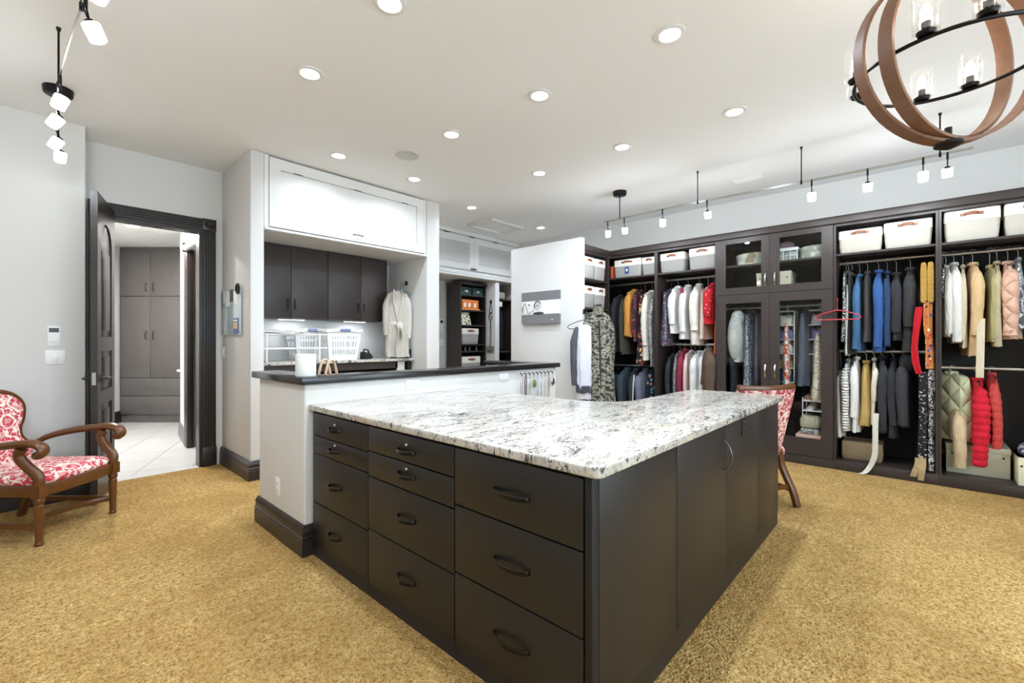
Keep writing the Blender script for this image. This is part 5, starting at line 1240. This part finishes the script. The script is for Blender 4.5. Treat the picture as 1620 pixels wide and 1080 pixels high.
# keys and lanyards on the niche wall
t = thing('key_lanyard', 'black lanyard with patterned pouch hanging in the niche', 'lanyard', (5.574, 5.60, 0)); O('hook', box(NB(), -.02, 0, -.02, .02, 1.97, 2.03), BLK, t, bevel=.004); O('strap', tube(NB(), curve([(-.015, 0, 1.98), (-.012, .03, 1.85), (-.012, .0, 1.70), (-.012, -.03, 1.85), (-.015, 0, 1.98)], 5), .006, 6), BLK, t, smooth=True); O('pouch', xform(ell(NB(), 0, 0, 0, 1, 1, 1), Matrix.Translation((-.02, 0, 1.74)) @ Matrix.Diagonal((.016, .05, .085, 1))), LEOP, t, smooth=True); O('long_cord', tube(NB(), curve([(-.01, .01, 1.67), (-.012, .02, 1.4), (-.012, .01, 1.2), (-.012, -.01, 1.4), (-.01, 0, 1.67)], 4), .004, 6), PULL, t, smooth=True); O('purse', box(NB(), -.03, -.002, -.08, .09, 1.10, 1.22), multi('patterned_purse', [(0, c(90, 90, 84)), (.5, c(170, 168, 156)), (.6, c(60, 58, 56))], 30), t, bevel=.008)
plate('door_phone', 'white wall phone inside the niche', 'wall phone', (4.90, 6.15, 1.58), 0, .07, .22, 'thermo'); plate('wall_plate', 'white double switch plate under the wall phone', 'switch', (4.90, 6.15, 1.28), 0, .12, .118, 'switch')
# dark wardrobe right of the niche
t = thing('niche_wardrobe', 'dark open wardrobe right of the niche pillar', 'wardrobe', (0, 0, 0)); BX('back_panel', (5.685, 6.165, 6.12, 6.145, 0, 2.355), ESPIN, t); BX('top_shelf', (5.685, 6.165, 5.60, 6.12, 2.05, 2.075), ESPC, t); BX('side_panel', (6.14, 6.165, 5.60, 6.12, 0, 2.05), ESPC, t); BX('low_shelf', (5.685, 6.14, 5.60, 6.12, 1.10, 1.125), ESPC, t); BX('bench', (5.685, 6.14, 5.56, 6.12, .70, .74), TRIMW, t)
tag(BX('hat_box', (5.72, 5.98, 5.64, 5.9, 1.88, 2.02) if False else (5.72, 5.98, 5.64, 5.9, 2.077, 2.20), cl(190, 180, 160), bevel=.02), 'straw hat box on the dark wardrobe shelf', 'box')
JN = O('wide_jeans', body_mesh(.07, .05, 1.95, 1.18, 2.2), cl(50, 76, 110), None, smooth=True, loc=(5.86, 5.86, 0)); tag(JN, 'dark blue jeans hanging in the dark wardrobe', 'jeans')
O('dark_coat', body_mesh(.10, .07, 1.98, 1.16, 4.2), cl(40, 44, 52), None, smooth=True, loc=(6.02, 5.86, 0)); tag(bpy.data.objects['dark_coat'], 'dark coat hanging in the dark wardrobe', 'coat')
tag(O('white_pouch', box(NB(), 5.70, 5.86, 5.60, 5.62, 1.93, 2.02), PLAS, bevel=.004), 'white pouch hanging from the wardrobe shelf', 'pouch')
for i, x in enumerate((5.75, 5.86, 5.99)):
    t = thing('trinket', '%s small dark trinket on the wardrobe shelf' % ['left', 'middle', 'right'][i], 'ornament', (x, 5.70, .741), group='trinkets in the wardrobe'); O('figure', lathe(NB(), [(0, 0), (.03, 0), (.032, .02), (.012, .05), (.024, .10), (.014, .14), (0, .15)], 12), BLK if i < 2 else CHROME, t, smooth=True)
# ------------------------------------------------------------------ picture on the partition
t = thing('canvas_picture', 'grey and white canvas picture on the partition wall', 'picture', (4.50, 3.598, 1.735), -PI / 2)
O('canvas', box(NB(), -.302, .302, -.045, -.002, -.205, .205), PLAS, t, bevel=.002)
GW = wood('grey_board_print', c(98, 98, 99), c(136, 136, 137), .7, (2, 2, 20), 5.0)
for z0, z1 in ((.09, .206), (-.206, -.085)): O('grey_band', box(NB(), -.303, .303, -.047, -.003, z0, z1), GW, t)
INK = plain('print_ink', c(58, 58, 60), .7); SKIN = plain('print_pale', c(206, 204, 202), .7)
def line(pts, r=.006): return tube(NB(), [(x, -.046, z) for x, z in pts], r, 6, flat=(1, .3))
fg = O('drawn_figure', xform(ell(NB(), 0, 0, 0, 1, 1, 1), Matrix.Translation((-.03, -.045, .02)) @ Matrix.Diagonal((.055, .004, .062, 1))), SKIN, t, smooth=True)
O('hair', tube(NB(), [(-.03 + .056 * math.cos(a), -.047, .022 + .062 * math.sin(a)) for a in [PI * .15 + PI * 1.0 * i / 10 for i in range(11)]], .011, 6, flat=(1, .3)), INK, fg, smooth=True)
for x in (-.05, -.018): O('eye', box(NB(), x - .008, x + .008, -.051, -.049, .018, .030), INK, fg)
O('outline', line([(-.29, -.07), (-.262, .065), (-.24, .065), (-.19, -.075), (-.09, -.03)]), INK, t, smooth=True); O('outline', line([(-.285, -.07), (-.292, .02)]), INK, t, smooth=True)
O('shoulder', xform(ell(NB(), 0, 0, 0, 1, 1, 1), Matrix.Translation((-.02, -.045, -.075)) @ Matrix.Diagonal((.09, .004, .022, 1))), INK, t, smooth=True); O('dot', box(NB(), -.185, -.165, -.047, -.045, .03, .05), INK, t); O('signature', box(NB(), .19, .22, -.0485, -.047, -.165, -.155), PLAS, t)
# ------------------------------------------------------------------ necklaces
t = thing('necklace_rack', 'row of dark hooks under the black cap of the half wall', 'hook rack', (0, 2.755, 0)); BX('bar', (3.08, 3.60, -.008, 0, 1.002, 1.012), PLAS, t)
hx = [3.105 + i * .058 for i in range(9)]
for x in hx: O('hook', tube(NB(), [(x, -.012, 1.006), (x, -.035, 1.000), (x, -.040, .990), (x, -.034, .984)], .005, 6), PULL, t, smooth=True)
NM = [plain('bead_dark', c(90, 70, 80), .3), plain('bead_green', c(110, 124, 70), .3), plain('bead_teal', c(110, 160, 170), .3), CHROME, plain('bead_gold', c(170, 150, 110), .3, .8)]
nk_ = [('silver chain necklace, first on the hook rack', 3, .22, 0), ('thick plum bead necklace, second on the hook rack', 0, .20, 2), ('fine silver necklace, third on the hook rack', 3, .30, 0), ('necklace with a green round pendant', 1, .10, 1), ('pale teal bead necklace on the hook rack', 2, .22, 3), ('long grey bead necklace right of the teal one', 3, .24, 3), ('fine gold necklace on the hook rack', 4, .26, 0), ('dark cord necklace next to the last hook', 0, .25, 0), ('silver leaf necklace on the last hook', 3, .12, 1)]
for i, (lb, mi, L_, st) in enumerate(nk_):
    t = thing('necklace', lb, 'necklace', (hx[i], 2.72, .985), group='necklaces on the hook rack'); a_ = .011
    loop = [(0, 0, .0)] + [(s * a_ * (1 if j else 0), 0, -L_ * j / 6) for s, rng in ((1, range(1, 7)),) for j in rng] + [(0, 0, -L_ - .012)] + [(-a_, 0, -L_ * j / 6) for j in range(6, 0, -1)]
    O('chain', tube(NB(), loop, .0020 if st != 2 else .0055, 6, closed=True), NM[mi], t, smooth=True)
    if st == 1: O('pendant', xform(ell(NB(), 0, 0, 0, 1, 1, 1), Matrix.Translation((0, -.01, -.085)) @ Matrix.Diagonal((.028, .010, .042, 1))), NM[1 if i == 3 else 3], t, smooth=True)
    if st == 3:
        bm = NB()
        for j in range(7): lathe(bm, [(0, -.008), (.007, 0), (0, .008)], 8, (0, -.004, -L_ + .02 * j - .06)); 
        O('beads', bm, NM[mi], t, smooth=True)
# ------------------------------------------------------------------ coats on the partition end
t = thing('camouflage_jacket', 'long camouflage jacket hanging at the end of the partition wall', 'jacket', (4.66, 2.86, 0), math.radians(-50))
O('body', body_mesh(.135, .085, 1.68, .50, 1.3, 1.62, slope=.75, folds=.024, nk=.035), CAMO, t, smooth=True, ang=60)
O('hood', xform(lathe(NB(), [(0, .10), (.06, .085), (.085, .03), (.08, -.05), (.05, -.10), (0, -.11)], 14), Matrix.Translation((0, -.01, 1.66)) @ Matrix.Diagonal((.75, .75, 1.0, 1))), CAMO, t, smooth=True)
for s in (-1, 1): O('sleeve', sleeve_mesh(s, .150, 1.68, .95, .052, 3.0 + s, slope=.75, bend=-.03), CAMO, t, smooth=True, ang=60)
O('front_placket', strip(NB(), [(.0, -.095, 1.55), (.01, -.125, 1.2), (.015, -.15, .8), (.02, -.155, .52)], .03, .006, up=(0, 1, 0)) if False else tube(NB(), [(.0, -.085, 1.55), (.008, -.105, 1.2), (.012, -.118, .8), (.016, -.125, .52)], .012, 6), cl(52, 52, 40), t, smooth=True)
t = thing('hoodie', 'white and dark grey hoodie on a black hanger behind the camouflage jacket', 'hoodie', (4.46, 2.925, 0), math.radians(-50))
O('body', body_mesh(.085, .05, 1.50, .62, 5.0, 1.05, slope=.5, nk=.03), cl(226, 226, 236), t, smooth=True); O('sleeve', sleeve_mesh(-1, .115, 1.52, .78, .042, 2.2, slope=.5), cl(84, 84, 88), t, smooth=True); O('hem_band', body_mesh(.095, .055, .80, .70, 2.0, 1.0, slope=0, nrow=3), cl(70, 70, 76), t, smooth=True)
hanger('black tubular hanger sticking out beside the camouflage jacket', (4.44, 2.93, 0), math.radians(-48), 1.56, 1.66, .17, BLK, None, slope=.35, full=True)
t = thing('wall_hook', 'small metal hook on the end of the partition wall', 'hook', (4.54, 2.99, 1.66)); O('plate', box(NB(), -.02, .02, -.008, 0, -.03, .03), PULL, t, bevel=.002); O('prong', tube(NB(), [(0, -.006, 0), (0, -.05, -.005), (0, -.06, .015)], .005, 8), PULL, t, smooth=True)
# ------------------------------------------------------------------ inside the glass-door closet
def lidbox(name, label, cat, loc, w, d, h, mat, grp, lid=.045):
    t = thing(name, label, cat, loc, -PI / 2, grp); O('body', box(NB(), -w / 2, w / 2, -d / 2, d / 2, 0, h - .004), mat, t, bevel=.003); O('lid', box(NB(), -w / 2 - .004, w / 2 + .004, -d / 2 - .004, d / 2 + .004, h - lid, h), mat, t, bevel=.003)
    for s in (-1, 1): bm = NB(); tube(bm, [(s * w * .40, -d / 2 - .004, h * .68), (s * w * .40, -d / 2 - .001, h * .68)], .008, 10); O('eyelet', bm, PULLD, t)
    return t
CREAMB = plain('cream_board', c(226, 216, 188), .7)
lidbox('cream_box', 'tall cream box behind the upper glass doors', 'box', (5.86, 1.222, 1.865), .34, .30, .22, CREAMB, None)
BX('middle_floor', (CXF + .012, CXB - .02, .669, 1.764, 1.842, 1.864), ESPC, gb)
HATB = flowers('hat_box_print', c(206, 200, 188), [c(222, 218, 206), c(150, 130, 104), c(232, 228, 220), c(214, 206, 190)], 9)
HATG = flowers('green_hat_box_print', c(170, 172, 158), [c(206, 206, 190), c(150, 152, 140), c(220, 220, 206)], 14)
for nm_, y, m, lb in (('hat_box', 1.44, HATB, 'round patterned hat box behind the upper left glass door'), ('hat_box', .80, HATG, 'round grey-green hat box behind the upper right glass door')):
    t = thing(nm_, lb, 'hat box', (5.82, y, 2.186)); O('body', lathe(NB(), [(0, 0), (.185, 0), (.188, .01), (.188, .11), (0, .11)], 28), m, t, smooth=True); O('lid', lathe(NB(), [(.194, .085), (.196, .13), (.18, .137), (0, .137)], 28), m, t, smooth=True)
t = thing('wire_basket', 'white wire basket box under the knitted hat', 'basket', (5.80, 1.085, 2.186)); O('body', box(NB(), -.12, .12, -.095, .095, .004, .10), cl(178, 180, 172), t)
bm = NB()
for y in (-.10, -.034, .034, .10): tube(bm, [(-.125, y, 0), (-.125, y, .12)], .005, 6)
for z in (.005, .06, .115): tube(bm, [(-.125, -.10, z), (-.125, .10, z)], .005, 6)
O('wire_front', bm, PLAS, t, smooth=True); O('lid', box(NB(), -.135, .135, -.11, .11, .115, .145), PLAS, t, bevel=.003)
t = thing('knitted_hat', 'mauve hat lying on the white wire basket', 'hat', (5.80, 1.11, 2.332)); O('crown', lathe(NB(), [(.075, 0), (.085, .02), (.07, .075), (.03, .10), (0, .104)], 16), cl(128, 106, 116), t, smooth=True); O('brim', lathe(NB(), [(.10, 0), (.105, .008), (.075, .018), (.07, 0)], 16), cl(196, 150, 150), t, smooth=True)
t = thing('silver_ornament', 'silver ornament beside the tall cream box', 'ornament', (5.75, .955, 1.865)); O('bowl', lathe(NB(), [(0, 0), (.03, 0), (.012, .02), (.05, .05), (.055, .075), (.05, .075), (.04, .05), (0, .04)], 14), CHROME, t, smooth=True)
# hanging organiser
for y, lb, n_ in ((1.105, 'left white hanging organiser behind the right glass door', 5), (.80, 'right clear hanging organiser behind the right glass door', 3)):
    t = thing('hanging_organiser', lb, 'organiser', (5.84, y, 0), group='hanging organisers'); h0, w_ = .158, .085
    for i in range(n_ + 1): O('shelf', box(NB(), -.13, .13, -w_, w_, 1.64 - i * h0 - .006, 1.64 - i * h0), PLAS, t)
    for s in (-1, 1): O('side', box(NB(), -.13, .13, s * w_ - .003, s * w_ + .003, 1.64 - n_ * h0, 1.64), FILM if y < 1 else PLAS, t)
    O('strap', tube(NB(), [(0, 0, 1.64), (0, 0, 1.716)], .004, 6), PLAS, t)
    cs = [cl(206, 202, 186), cl(104, 112, 150), cl(196, 194, 186), cl(150, 122, 80), cl(40, 70, 104)] if y > 1 else [cl(150, 150, 156), cl(110, 96, 140), cl(84, 88, 100)]
    cn = ['cream', 'blue-violet', 'pale', 'gold', 'navy'] if y > 1 else ['grey', 'purple', 'slate']
    for i in range(n_):
        r = []
        for q, (f, z) in enumerate(((.96, 0), (1, .02), (1, .07), (.9, .10), (.6, .115))): r.append([(5.83 + .115 * f * (abs(math.cos(2 * PI * s / 16)) ** .5) * (1 if math.cos(2 * PI * s / 16) > 0 else -1), y + .072 * f * (abs(math.sin(2 * PI * s / 16)) ** .5) * (1 if math.sin(2 * PI * s / 16) > 0 else -1) + .006 * math.sin(q * 2 + i), 1.64 - (i + 1) * h0 + .001 + z * (.9 + .15 * math.sin(s * 1.3 + i))) for s in range(16)])
        tag(O('folded_shirt', loft(NB(), r), cs[i], smooth=True), 'folded %s shirt in the %s hanging organiser' % (cn[i], 'white' if y > 1 else 'clear'), 'clothes', 'folded tops in the organisers')
for i, (y, w_, h_, m, lb) in enumerate(((.86, .20, .13, cl(196, 186, 160), 'stack of cream folded fabric low behind the right glass door'), (.86, .19, .07, multi('grey_stripe_fold', [(0, c(200, 196, 192)), (.5, c(130, 128, 128))], 20), 'striped folded cloth under the cream stack'))):
    z = .385 if i == 0 else .313; r = []
    for q, (f, dz) in enumerate(((.95, 0), (1, .2), (1, .7), (.85, .95), (.5, 1.0))): r.append([(5.74 + .13 * f * (abs(math.cos(2 * PI * s / 16)) ** .5) * (1 if math.cos(2 * PI * s / 16) > 0 else -1), y + w_ / 2 * f * (abs(math.sin(2 * PI * s / 16)) ** .5) * (1 if math.sin(2 * PI * s / 16) > 0 else -1), z + h_ * dz * (.94 + .06 * math.sin(s * 2 + i))) for s in range(16)])
    tag(O('folded_fabric', loft(NB(), r), m, smooth=True), lb, 'fabric')
tag(BX('pink_box', (5.60, 5.85, .76, .985, .235, .311), plain('pink_board', c(222, 178, 158), .7), bevel=.003), 'flat salmon pink box at the bottom behind the glass door', 'box'); tag(BX('shoe_box', (5.62, 5.92, .72, 1.0, .101, .233), cl(70, 60, 56), bevel=.003), 'dark shoe box under the salmon pink box', 'box')
t = thing('shoe_rack', 'narrow white shelf rack with shoes behind the right glass door', 'rack', (5.76, .835, 0))
for z in (.555, .66): O('shelf', box(NB(), -.12, .12, -.10, .10, z, z + .008), PLAS, t)
for sx in (-.11, .11):
    for sy in (-.095, .095): O('post', tube(NB(), [(sx, sy, .101), (sx, sy, .70)], .004, 6), PLAS, t)
for i, (y, z, m, lb) in enumerate(((.86, .564, cl(206, 200, 190), 'white shoe on the lower rack shelf'), (.80, .669, cl(196, 140, 116), 'peach shoe on the upper rack shelf'), (.89, .669, cl(150, 112, 92), 'brown suede shoe on the upper rack shelf'))):
    t = thing('shoe', lb, 'shoe', (5.74, y, z), -PI / 2, 'shoes on the white rack'); r = []
    for q in range(8):
        f = q / 7; w_ = .028 + .012 * math.sin(PI * f); h_ = .035 + .035 * f; yy = -.10 + .20 * f
        r.append([(w_ * math.cos(2 * PI * s / 10), yy, h_ / 2 + h_ / 2 * math.sin(2 * PI * s / 10)) for s in range(10)])
    O('upper', loft(NB(), r), m, t, smooth=True); O('sole', box(NB(), -.032, .032, -.105, .10, 0, .008), PLAS, t, bevel=.003)
# ------------------------------------------------------------------ loose things in the open bays
RP = HANGM['red']
hk = hanger('empty red plastic hanger hooked on the divider beside the glass doors', (5.525, .612, 0), PI / 2, 1.625, 1.72, .175, RP, None, slope=.30, full=True)
lidbox('box_with_eyelets', 'large pale green lidded box on the floor of the rightmost bay', 'box', (5.945, -.38, .101), .40, .36, .26, plain('sage_board', c(206, 204, 178), .7), 'pale green boxes', lid=.05)
lidbox('box_with_eyelets', 'narrow pale green box at the right picture edge', 'box', (5.76, -.70, .101), .19, .34, .24, plain('sage_board_light', c(214, 210, 180), .7), 'pale green boxes', lid=.0)
r = [[(5.75 + .13 * f * math.cos(2 * PI * s / 14), -.70 + .085 * f * math.sin(2 * PI * s / 14), .335 + dz + .012 * math.sin(s * 2.2)) for s in range(14)] for f, dz in ((.9, .007), (1, .03), (.9, .075), (.5, .10))]
tag(O('crumpled_cloth', loft(NB(), r), multi('blue_white_cloth', [(0, c(70, 80, 96)), (.48, c(210, 212, 216)), (.56, c(110, 118, 132))], 14), smooth=True), 'crumpled blue and white cloth on the narrow green box', 'cloth')
t = thing('woven_basket', 'low woven rattan basket at the bottom of the bay right of the glass doors', 'basket', (5.80, .43, .101), 0)
k = N('rattan'); w1 = k.wave(60, 1, 1, direction='Z'); w2 = k.wave(50, 1, 1, direction='Y'); k.col(k.mix(k.math('MULTIPLY', w1, w2), c(120, 98, 70), c(198, 176, 140))).set(.8); k.bump(k.math('MULTIPLY', w1, w2), .8, .006); RAT = k.m
O('body', loft(NB(), [[(sx * .15 * f, sy * .16 * f, z) for sx, sy in ((-1, -1), (1, -1), (1, 1), (-1, 1))] for f, z in ((.92, 0), (1, .03), (1, .17), (.96, .19), (.9, .17))]), RAT, t, bevel=.008)
def ribbon(name, label, cat, pts, w, th, mat, up=(1, 0, 0), group=None, smooth=True):
    """hanging band: cross-section across y, with soft vertical folds when thick"""
    bm = NB(); fr = [Vector(p) for p in curve(pts, 6)]; R_ = []; m = 12 if th > .005 else 2
    for i, p in enumerate(fr):
        row = []
        for s_ in (-1, 1):
            for q in range(m + 1):
                u_ = (q / m if s_ < 0 else 1 - q / m); ed = 1 - .75 * abs(2 * u_ - 1) ** 3
                fo = th * .9 * math.sin(u_ * 9.0 + i * .12) if m > 2 else 0
                wv = 1 + (.07 * math.sin(i * .45) if m > 2 else 0)
                row.append(p + Vector((s_ * th * ed + fo, (u_ - .5) * w * wv, 0)))
        R_.append(row)
    loft(bm, R_); o = O(name, bm, mat, smooth=smooth, ang=70); return tag(o, label, cat, group)
ribbon('canvas_belt', 'cream canvas belt trailing from the closet onto the carpet', 'belt', [(5.60, .315, .60), (5.575, .318, .48), (5.555, .318, .30), (5.552, .322, .20), (5.548, .35, .10), (5.53, .39, .03), (5.50, .43, .008)], .044, .003, cl(214, 208, 192))
ribbon('silk_tie', 'cream silk tie hanging above the red puffer jacket', 'tie', [(5.64, -.395, 1.50), (5.615, -.39, 1.25), (5.612, -.386, 1.05), (5.615, -.386, .985)], .05, .003, cl(222, 206, 178))
# scarves on the divider hook
t = thing('knitted_scarf', 'folded mustard knitted scarf hung beside the trench coat', 'scarf', (0, 0, 0))
k = N('mustard_cable_knit'); k.col(k.mix(k.noise(30, 3), c(190, 142, 60), c(222, 178, 92))).set(.95); k.bump(k.wave(26, 2, 2, 2, direction='Z'), .9, .01); MUS = k.m
for y0, y1, zz in ((-.048, -.004, 1.66), (-.096, -.050, 1.655)): O('fold', loft(NB(), [[(5.59, y0 + dy, z), (5.59, y1 - dy, z), (5.64, y1 - dy, z), (5.64, y0 + dy, z)] for z, dy in ((zz, .006), (zz + .03, 0), (1.95, .0), (2.02, .004), (2.03, .012))]), MUS, t, bevel=.008)
k = N('red_knit'); k.col(c(196, 22, 38)).set(.9); k.bump(k.vor(90), .8, .005); REDK = k.m
ribbon('red_scarf', 'red knitted scarf curving down beside the mustard scarf', 'scarf', [(5.605, .005, 1.62), (5.60, .02, 1.45), (5.595, .035, 1.25), (5.60, .025, 1.10), (5.605, .005, 1.00)], .050, .012, REDK)
MULT = flowers('multicolour_silk', c(190, 120, 60), [c(60, 80, 170), c(226, 214, 190), c(200, 60, 50), c(40, 44, 60), c(214, 150, 70)], 30)
ribbon('silk_scarf', 'multicoloured silk scarf below the mustard scarf', 'scarf', [(5.605, -.055, 1.66), (5.60, -.055, 1.45), (5.598, -.066, 1.25), (5.60, -.07, 1.05)], .058, .010, MULT)
ribbon('print_scarf', 'long black and white print scarf reaching the closet floor', 'scarf', [(5.612, -.078, 1.04), (5.608, -.080, .80), (5.606, -.078, .5), (5.604, -.080, .25), (5.602, -.078, .115)], .040, .008, LEOP)
ribbon('black_scarf', 'long black scarf with a white zigzag beside the print scarf', 'scarf', [(5.614, -.028, 1.02), (5.610, -.026, .80), (5.608, -.022, .5), (5.606, -.018, .22)], .062, .008, multi('black_zigzag', [(0, c(26, 26, 28)), (.62, c(214, 212, 208)), (.68, c(30, 30, 32))], 14, 2, 2.0, (1, 1, 2)))
TAN = cl(170, 146, 104)
ribbon('tan_ribbon', 'tan belt end hanging over the closet plinth, left one', 'belt', [(5.60, .01, .22), (5.575, .015, .16), (5.556, .03, .11), (5.55, .045, .05)], .045, .003, TAN, group='tan belt ends'); ribbon('tan_ribbon', 'tan belt end hanging over the closet plinth, right one', 'belt', [(5.602, -.02, .24), (5.575, -.022, .17), (5.556, -.015, .11), (5.552, -.005, .025)], .045, .003, TAN, group='tan belt ends')
